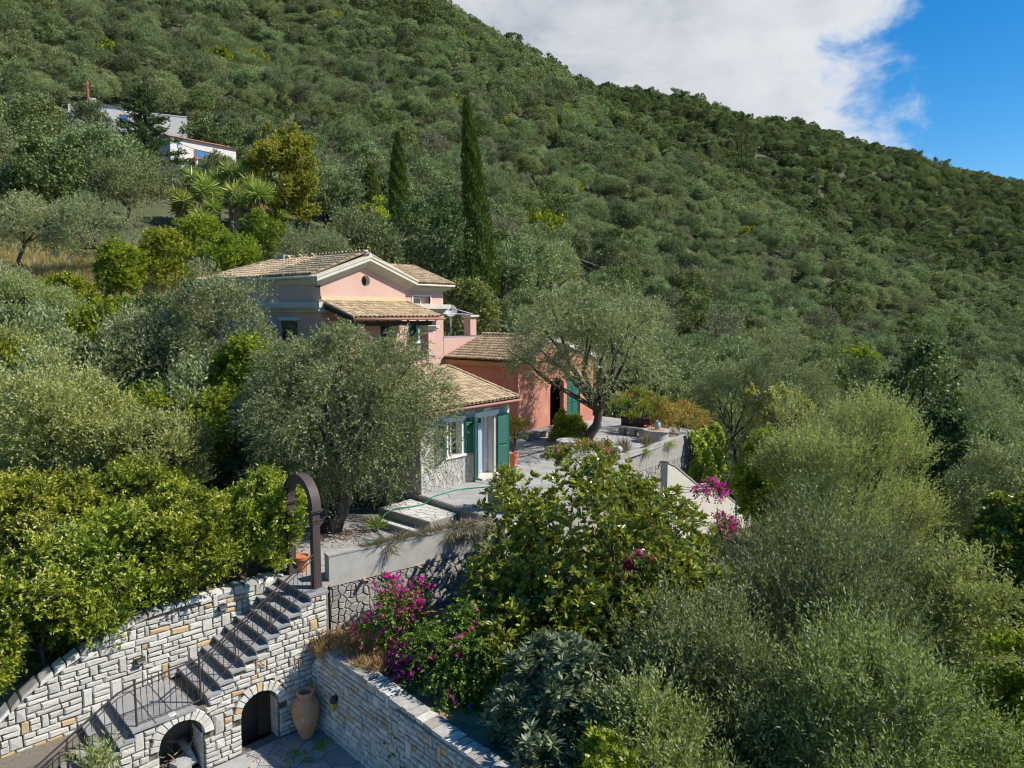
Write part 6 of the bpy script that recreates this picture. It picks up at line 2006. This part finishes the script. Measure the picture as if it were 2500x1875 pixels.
    e2r = N.new('FunctionNodeEulerToRotation'); L.new(named('turn', 'FLOAT_VECTOR'), e2r.inputs[0]); L.new(e2r.outputs[0], iop.inputs['Rotation'])
    L.new(iop.outputs[0], go.inputs[0])
    md = o.modifiers.new('trees', 'NODES'); md.node_group = ng


grove()

# ---------------------------------------------------------------- garden things and small plants
SPEC['boug'] = dict(mats=['vine_leaf'], nc=34, cr=.36, ns=1100, lp=10, sl=.30, ll=.06, lw=.024, up=.3, droop=.25, out=.9, spread=.85, twig=250, tw=.006, low=-.9, flower=('bract', .62, .95), fclump=.7, fup=-.6)
SPEC['spray'] = dict(mats=['vine_leaf'], nc=9, cr=.5, ns=150, lp=9, sl=.25, ll=.06, lw=.026, up=.2, droop=.3, out=.9, spread=.85, twig=60, tw=.006, low=-.9, flower=('bract', .85, 1.0), fup=-.9)
SPEC['oleander'] = dict(mats=['olive_fresh'], nc=12, cr=.5, ns=46, lp=16, sl=.55, ll=.15, lw=.017, up=1.3, out=.5, spread=.55, twig=150, tw=.006)
SPEC['small'] = dict(mats=['citrus_leaf'], nc=14, cr=.5, ns=150, lp=9, sl=.25, ll=.09, lw=.028, up=.8, out=.8, spread=.8, twig=60, tw=.005)
SPEC['trumpet'] = dict(mats=['trumpet_leaf', ], nc=44, cr=.42, ns=1300, lp=9, sl=.4, ll=.09, lw=.02, up=.3, droop=.5, out=.9, spread=.7, low=-.6, flower=('orange_flower', .05, 1.3), fup=-.5)


def shrub_at(name, species, x, y, z, rx, rz, label, cat, seed, base=None):
    t = plant(name, species, x, y, z, rx, rz, label, cat, seed)
    return t


shrub_at('bougainvillea', 'boug', 11.40, 12.75, -1.25, .80, .85, 'magenta bougainvillea in full flower below the concrete parapet', 'bougainvillea', 701)
shrub_at('bougainvillea', 'boug', 11.15, 11.9, -2.0, .60, .55, 'low magenta bougainvillea trailing over the courtyard wall', 'bougainvillea', 702)
shrub_at('bougainvillea', 'spray', 20.1, 8.45, .95, .50, .20, 'bright magenta bougainvillea spray at the upper right of the magnolia', 'bougainvillea', 703)
shrub_at('bougainvillea', 'spray', 19.4, 7.75, .22, .40, .22, 'lower magenta bougainvillea spray beside the magnolia', 'bougainvillea', 704)
shrub_at('bougainvillea', 'spray', 14.9, 8.0, .25, .42, .14, 'few magenta blossoms showing through the middle of the magnolia', 'bougainvillea', 705)
shrub_at('oleander', 'oleander', *ab(-4.75, -.25), -3.0, .26, .70, 'slim green oleander growing through the lower stair railing', 'oleander', 706)
shrub_at('potted_shrub', 'small', 17.42, 14.25, .85, .34, .32, 'small green shrub growing in the concrete planter', 'shrub', 707)
shrub_at('leafy_shrub', 'small', 24.7, 19.6, .9, .55, .6, 'airy green shrub between the cottage shutter and the salmon wall', 'shrub', 708)
shrub_at('trumpet_vine', 'trumpet', 34.6, 16.4, .75, 1.9, .75, 'reddish trumpet vine with orange flowers at the end of the terrace', 'vine', 709)
shrub_at('leafy_shrub', 'small', 33.0, 17.6, .9, .9, .6, 'leafy shrub right behind the garden bench', 'shrub', 710)


def ivy():
    rs = np.random.RandomState(71); n = 7000
    t = thing('ivy', 'bright green ivy hanging over the end of the far terrace wall', 'ivy', (34.6, 15.2, 0))
    u = rs.uniform(-1.7, 2.0, n); v = rs.uniform(0, 1, n)
    lo = -3.2 + .5 * np.sin(u * 3 + 1) + .25 * np.sin(u * 9)
    lo = np.where(u < -.7, lo * .62, lo)
    z = .42 - v * (.42 - lo)
    bul = (.15 + .33 * np.sin(np.clip((z - lo) / (.5 - lo), 0, 1) * 3.1) + .12 * np.sin(u * 5 + z * 4) + .08 * np.sin(u * 11 - z * 9)) * rs.uniform(.75, 1.05, n)
    P = np.stack([u, -bul, z], -1)
    D = unit(np.stack([rs.normal(size=n) * .5, -.75 + rs.normal(size=n) * .3, -.6 + rs.normal(size=n) * .5], -1))
    me = leaf_mesh('ivy_leaves', P, D, .15 * rs.uniform(.7, 1.2, n), .062, .45 + .2 * np.sin(u * 4 + z * 3) + rs.normal(size=n) * .2, ['ivy_leaf'], rs, cup=.05)
    place('foliage', me, t)
    m = MB()
    for k in range(14):
        x = -1.5 + .25 * k; m.tube([(x, .0, .3), (x + .1, -.12, -.6), (x + rs.uniform(-.2, .2), -.08, -1.8)], [.02, .015, .006], 5)
    m.build('stems', 'twig', t)


ivy()


def pithos():
    t = thing('clay_jar', 'large ribbed terracotta jar standing in the courtyard corner', 'jar', (*ab(-.42, -.42), COURT), 0)
    prof = [(.115, 0.0), (.125, .03)]
    H = 1.2
    body = lambda s: np.interp(s, [0, .15, .35, .55, .72, .82, .88], [.125, .185, .27, .325, .318, .255, .185])
    s = .03
    while s < .86:
        prof.append((float(body(s)), s * H)); prof.append((float(body(s + .010)) + .014, (s + .010) * H)); prof.append((float(body(s + .020)), (s + .020) * H))
        s += .03 if s < .74 else .05
    prof += [(.172, .885 * H), (.165, .91 * H), (.195, .935 * H), (.215, .955 * H), (.218, .985 * H), (.19, .998 * H), (.155, .985 * H), (.145, .93 * H), (.15, .8 * H), (.02, .7 * H)]
    MB().lathe(prof, 40).build('body', 'terracotta', t, smooth=True)


pithos()


def pot(x, y, z, r, h, label, mat='red_pot', tilt=0.0):
    t = thing('flower_pot', label, 'flower pot', (x, y, z))
    MB().lathe([(r * .62, 0), (r * .66, .02), (r * .92, h * .80), (r * 1.08, h * .81), (r * 1.10, h), (r * .98, h), (r * .92, h * .9)], 24).build('body', mat, t, smooth=False)
    MB().lathe([(r * .93, h * .88), (0.01, h * .9)], 20).build('soil', 'soil', t)
    return t


pot(11.02, 16.15, ZL, .20, .44, 'terracotta pot behind the railing under the garden arch')
pot(22.22, 17.72, 0.0, .19, .62, 'tall terracotta pot beside the right door shutter')
pot(25.75, 15.55, 0.0, .20, .42, 'terracotta pot at the end post of the far terrace wall')
pot(31.75, 16.75, 0.0, .16, .66, 'slim orange pot between the garden bench and the round well')
tag(MB().lathe([(.17 * math.cos(a), .17 * math.sin(a)) for a in np.linspace(-1.5, 1.5, 12)], 18).build('stone_ball', 'plaster_grey', None, True, (26.55, 15.36, .39)), 'grey stone ball on the end post of the terrace wall', 'stone ball')

t = thing('planter_box', 'square concrete planter at the front edge of the upper terrace', 'planter', (17.42, 14.25, 0), rad(8))
m = MB()
for a in ((-.46, .46, -.36, -.27), (-.46, .46, .27, .36), (-.46, -.37, -.268, .268), (.37, .46, -.268, .268)): m.box(a[0], a[1], a[2], a[3], 0, .52)
m.build('sides', 'old_concrete', t)
MB().box(-.368, .368, -.268, .268, .02, .45).build('soil', 'soil', t)

# table and wire chairs
t = thing('garden_table', 'round stone-topped garden table under the terrace olive', 'table', (25.55, 17.3, 0))
MB().lathe([(.52, .68), (.54, .70), (.54, .73), (.52, .745)], 32).build('top', 'pale_pave', t)
MB().lathe([(.26, 0), (.27, .04), (.08, .10), (.07, .60), (.20, .679)], 16).build('pedestal', 'old_concrete', t)


def wire_chair(x, y, rz, label):
    t = thing('wire_chair', label, 'chair', (x, y, 0), rz, 'wire chairs round the garden table')
    ring = lambda r, z, n=20: [(r * math.cos(2 * math.pi * k / n), r * math.sin(2 * math.pi * k / n), z) for k in range(n + 1)]
    m = MB(); m.tube(ring(.22, .44), .012, 5)
    for k in range(-3, 4):
        yy = k * .06; w = math.sqrt(.22 ** 2 - yy ** 2); m.tube([(-w, yy, .44), (w, yy, .44)], .006, 4, False)
    m.build('seat', 'dark_iron', t)
    m = MB()
    for k in range(9):
        a = rad(90 + (k - 4) * 19); r0, r1 = .21, .30
        m.tube([(r0 * math.cos(a), r0 * math.sin(a), .44), (r1 * math.cos(a), r1 * math.sin(a), .70), (r1 * 1.08 * math.cos(a), r1 * 1.12 * math.sin(a), .90 - .02 * abs(k - 4))], .007, 4, False)
    m.tube([(.30 * 1.08 * math.cos(rad(90 + (k - 4) * 19)), .30 * 1.12 * math.sin(rad(90 + (k - 4) * 19)), .90 - .02 * abs(k - 4)) for k in range(9)], .012, 5)
    m.tube([(.26 * math.cos(rad(90 + (k - 4) * 19)), .26 * math.sin(rad(90 + (k - 4) * 19)), .58) for k in range(9)], .007, 4)
    m.build('backrest', 'dark_iron', t)
    for k in range(4):
        a = rad(45 + 90 * k)
        MB().tube([(.18 * math.cos(a), .18 * math.sin(a), .44), (.27 * math.cos(a), .27 * math.sin(a), .0)], .011, 5).build('leg', 'dark_iron', t)
    m = MB(); m.tube(ring(.235, .16), .006, 4); m.build('stretcher', 'dark_iron', t)


wire_chair(24.75, 17.75, rad(50), 'black wire chair left of the garden table')
wire_chair(25.6, 16.45, rad(175), 'black wire chair on the near side of the garden table')
wire_chair(26.55, 17.25, rad(-85), 'black wire chair right of the garden table')
wire_chair(26.0, 18.3, rad(-10), 'black wire chair behind the garden table')

b = thing('garden_bench', 'weathered stone garden bench with backrest at the far end of the terrace', 'bench', (32.15, 17.72, 0))
MB().box(-.28, .24, -.88, .88, .36, .44).build('seat', 'old_concrete', b)
MB().box(.16, .26, -.85, .85, .445, .90).build('backrest', 'old_wood', b)
for y in (-.78, -.15, .48): MB().box(-.20, .2, y, y + .3, 0, .358).build('support', 'old_concrete', b)
w = thing('stone_well', 'round stone well with a wide rim on the terrace', 'well', (31.25, 15.98, 0))
MB().lathe([(.58, 0), (.58, .50)], 32).build('drum', 'rubble', w)
MB().lathe([(.64, .50), (.66, .52), (.66, .58), (.64, .60), (.40, .602)], 32).build('rim', 'old_concrete', w)
MB().lathe([(.40, .585), (.40, .61), (.02, .615)], 28).build('cover', 'honey_wood', w)
c = thing('metal_bucket', 'pale grey metal bucket standing on the stone well', 'bucket', (31.3, 15.95, .615))
MB().lathe([(.11, 0), (.125, .02), (.15, .26), (.115, .30), (.11, .34), (.12, .35)], 20).build('body', 'pale_blue_metal', c, smooth=True)
MB().tube([(.13 * math.cos(a), .02, .27 + .17 * math.sin(a)) for a in np.linspace(0, math.pi, 9)], .008, 5).build('handle', 'steel', c)

def hose(pts, label):
    P = [Vector(p) for p in pts]; out = []
    for i in range(len(P) - 1):
        p0, p1, p2, p3 = P[max(i - 1, 0)], P[i], P[i + 1], P[min(i + 2, len(P) - 1)]
        for k in range(6):
            s = k / 6
            out.append(.5 * ((2 * p1) + (p2 - p0) * s + (2 * p0 - 5 * p1 + 4 * p2 - p3) * s * s + (3 * p1 - p0 - 3 * p2 + p3) * s ** 3))
    out.append(P[-1])
    tag(MB().tube(out, .022, 6).build('garden_hose', 'hose_green', None, True), label, 'hose')


hose([(13.75, 16.9, -.66), (14.0, 16.55, -.66), (14.35, 16.7, -.66), (14.6, 17.3, -.62), (14.9, 17.45, -.42), (15.35, 17.3, -.14), (16.0, 17.1, -.14), (16.55, 17.02, -.13), (16.85, 16.98, .03), (17.5, 17.0, .03), (18.2, 16.95, .03), (19.0, 16.5, .03), (19.9, 15.95, .03)], 'green garden hose lying from the lower terrace up past the cottage door')
hose([(25.95, 15.85, .03), (26.7, 16.0, .03), (27.6, 16.5, .03), (28.6, 16.85, .03)], 'green hose lying across the far terrace')


# grasses, weeds, litter
def tufts(name, spots, mat, h, w, nb, lean=.5, droop=0.0, seed=1, lab=None):
    rs = np.random.RandomState(seed)
    S = np.array(spots, float)
    k = np.repeat(np.arange(len(S)), nb); n = len(k)
    P = S[k] + np.stack([rs.normal(size=n) * w, rs.normal(size=n) * w, np.zeros(n)], -1)
    D = unit(np.stack([rs.normal(size=n) * lean, rs.normal(size=n) * lean, np.full(n, 1.0 - droop * 2)], -1))
    me = leaf_mesh(name, P, D, h * rs.uniform(.4, 1.2, n), .008 + .004 * rs.uniform(size=n), rs.uniform(0, 1, n), [mat], rs)
    o = stuff(place(name, me))
    if lab: o['label'] = lab; o['category'] = 'grass'
    return o


rs = np.random.RandomState(99)
sp = []
for _ in range(90):
    a, b_ = rs.uniform(.05, 1.4), rs.uniform(-2.4, -.05); p = ab(a, b_); sp.append((p[0], p[1], -1.93))
for _ in range(26):
    a, b_ = rs.uniform(-.05, .25), rs.uniform(-.9, .0); p = ab(a, b_); sp.append((p[0], p[1], -1.95 - .3 * rs.uniform()))
tufts('dry_grass', sp, 'dry_grass', .34, .06, 26, .6, seed=1, lab='dry yellow grass tumbling over the corner of the courtyard wall')
sp = [(PAR0.x + PARD.x * u + .12 * rs.uniform(), PAR0.y + PARD.y * u + .25 * rs.uniform() - .02, .01) for u in rs.uniform(1.0, 5.1, 90) ** 1.0]
tufts('grey_grass', sp, 'grey_grass', .30, .05, 22, .9, .25, seed=2, lab='withered grey grass along the concrete parapet')
sp = [(PAR0.x + PARD.x * u - .30 * PARD.y * -1 * .0, PAR0.y + PARD.y * u - .03, -.02) for u in list(rs.uniform(3.6, 5.1, 46)) + [1.7, 1.75, 1.8]]
tufts('hanging_grass', sp, 'grey_grass', .45, .06, 26, .55, .85, seed=3, lab='withered grass hanging down the concrete parapet')
sp = [(PAR0.x + PARD.x * u + .3, PAR0.y + PARD.y * u + .35 + .3 * rs.uniform(), ZL + .02) for u in rs.uniform(.2, 3.2, 40)]
tufts('bed_weeds', sp, 'green_grass', .22, .07, 14, .9, seed=4, lab='green weeds behind the concrete parapet')
sp = []
for ca, cb, nn, rr in ((-1.05, -.95, 16, .22), (-.35, -1.0, 12, .14), (-.05, -.9, 4, .1), (-.8, -1.3, 6, .12)):
    for _ in range(nn):
        p = ab(ca + rs.normal() * rr, cb + rs.normal() * rr * .7); sp.append((p[0], p[1], COURT + .01))
tufts('courtyard_weeds', sp, 'green_grass', .10, .05, 14, 1.2, seed=5, lab='small green weeds growing between the courtyard slabs')
sp = [(27.1 + rs.normal() * .12, 15.45 + rs.normal() * .08, .12) for _ in range(14)] + [(29.0 + rs.normal() * .2, 15.3, .14) for _ in range(8)]
tufts('lavender', sp, 'grey_grass', .75, .05, 22, .3, seed=6, lab='tall grey-green lavender tuft on the far terrace wall')
sp = [(28.6 + rs.uniform(-.1, .1), 15.2, .14) for _ in range(8)] + [(30.9 + rs.uniform(-.5, .5), 15.2, .14) for _ in range(10)]
tufts('wall_weeds', sp, 'green_grass', .55, .05, 18, .4, .75, seed=7, lab='green weeds trailing down the far terrace wall')
sp = []
for _ in range(2600):
    d_ = rs.uniform(34, 50); q_ = rs.uniform(-.82, -.40); r_ = q_ * d_
    x_, y_ = r_ * SY + d_ * CY, -r_ * CY + d_ * SY
    sp.append((x_, y_, gz(x_, y_)))
tufts('dry_meadow', sp, 'dry_grass', .55, .16, 12, .5, seed=8, lab='dry straw-coloured meadow under the olives at the left')
n = 420
P = np.stack([13.75 + rs.normal(size=n) * .55, 18.1 + rs.normal(size=n) * .45 - .3, np.full(n, ZL + .018)], -1)
P = np.concatenate([P, np.stack([*np.array([ab(a, b_) for a, b_ in zip(rs.uniform(-2.4, -.2, 120), rs.uniform(-1.6, -.1, 120))]).T, np.full(120, COURT + .02)], -1)])
D = unit(np.stack([rs.normal(size=len(P)), rs.normal(size=len(P)), rs.uniform(0, .25, len(P))], -1))
o = stuff(place('fallen_leaves', leaf_mesh('fallen_leaves', P, D, .07, .022, rs.uniform(0, 1, len(P)), ['fallen_leaf'], rs))); o['label'] = 'orange-brown fallen leaves on the paving under the big olive'; o['category'] = 'leaves'

# spiky plant at the foot of the platform
n = 46; el = np.arcsin(np.linspace(.05, .98, n)); az = np.arange(n) * 2.4
D = np.stack([np.cos(az) * np.cos(el), np.sin(az) * np.cos(el), np.sin(el)], -1)
t = thing('spiky_plant', 'small spiky green plant at the corner of the garden step', 'plant', (14.7, 17.35, ZL))
place('leaves', leaf_mesh('spiky_leaves', D * .04, D, .55 * rs.uniform(.7, 1.1, n), .022, rs.uniform(.2, .9, n), ['yucca_leaf'], rs), t, (0, 0, .12))
MB().tube([(0, 0, 0), (0, 0, .16)], [.06, .05], 8).build('stem', 'yucca_trunk', t)


# undergrowth shrubs filling the slopes between the trees
def undergrowth():
    rs = np.random.RandomState(123)
    sets = []
    for i in range(6):
        sp = dict(SPEC['citrus' if i % 3 == 0 else ('olive_near' if i % 3 == 1 else 'oak')]); sp['ns'] = 1100; sp['lp'] = 8; sp['ll'] = min(sp['ll'], .095); sp['lw'] = min(sp['lw'], .028); sp['twig'] = 0; sp['low'] = -.4; sp['nc'] = 26
        me, C, r, tw = crown('shrub_leaves', 500 + i, (1.15, 1.15, .95), sp)
        m = limbs([Vector(q) + Vector((0, 0, .5)) for q in C], r, (0, 0, 0), (0, 0, .3), 500 + i, .05, n=7)
        tm = bpy.data.meshes.new('stems'); tm.from_pydata(m.v, [], m.f); tm.materials.append(MATS['bark']); tm.update()
        sets.append((me, tm))
    done = 0
    spots = []
    for _ in range(6000):
        d_ = rs.uniform(9, 46); q_ = rs.uniform(-.86, .86); r_ = q_ * d_
        x_, y_ = r_ * SY + d_ * CY, -r_ * CY + d_ * SY
        left = q_ < -.2
        if left and not (23.5 < d_ < 34): continue
        if not left and q_ < .12: continue
        a_ = (Vector((x_, y_)) - STO).dot(AX); b_ = (Vector((x_, y_)) - STO).dot(AYY)
        if a_ > -12 and a_ < 6.5 and b_ > -11 and b_ < 2.6: continue
        if any(bool(in_poly(np.array([x_]), np.array([y_]), p)[0]) for p, _l in CARVE): continue
        if 15.8 < x_ < 37 and 14 < y_ < 35: continue
        if any((x_ - u) ** 2 + (y_ - v) ** 2 < 2.3 for u, v in spots): continue
        spots.append((x_, y_))
        if len(spots) >= 190: break
    for x_, y_ in spots:
        i = rs.randint(6); me, tm = sets[i]
        left = (x_ * SY - y_ * CY) < 0
        col = ['yellow-green', 'grey-green', 'dark green'][i % 3]
        t = thing('wild_shrub', col + (' wild shrub growing between the trees left of the house' if left else ' wild shrub growing between the foreground trees on the right'), 'shrub', (x_, y_, gz(x_, y_) - .1), rs.uniform(0, 6.28), col + ' wild shrubs ' + ('left of the house' if left else 'on the right'))
        s = rs.uniform(.8, 1.5); t.scale = (s, s, s * rs.uniform(.9, 1.4))
        place('foliage', me, t, (0, 0, .55)); place('stems', tm, t)


undergrowth()
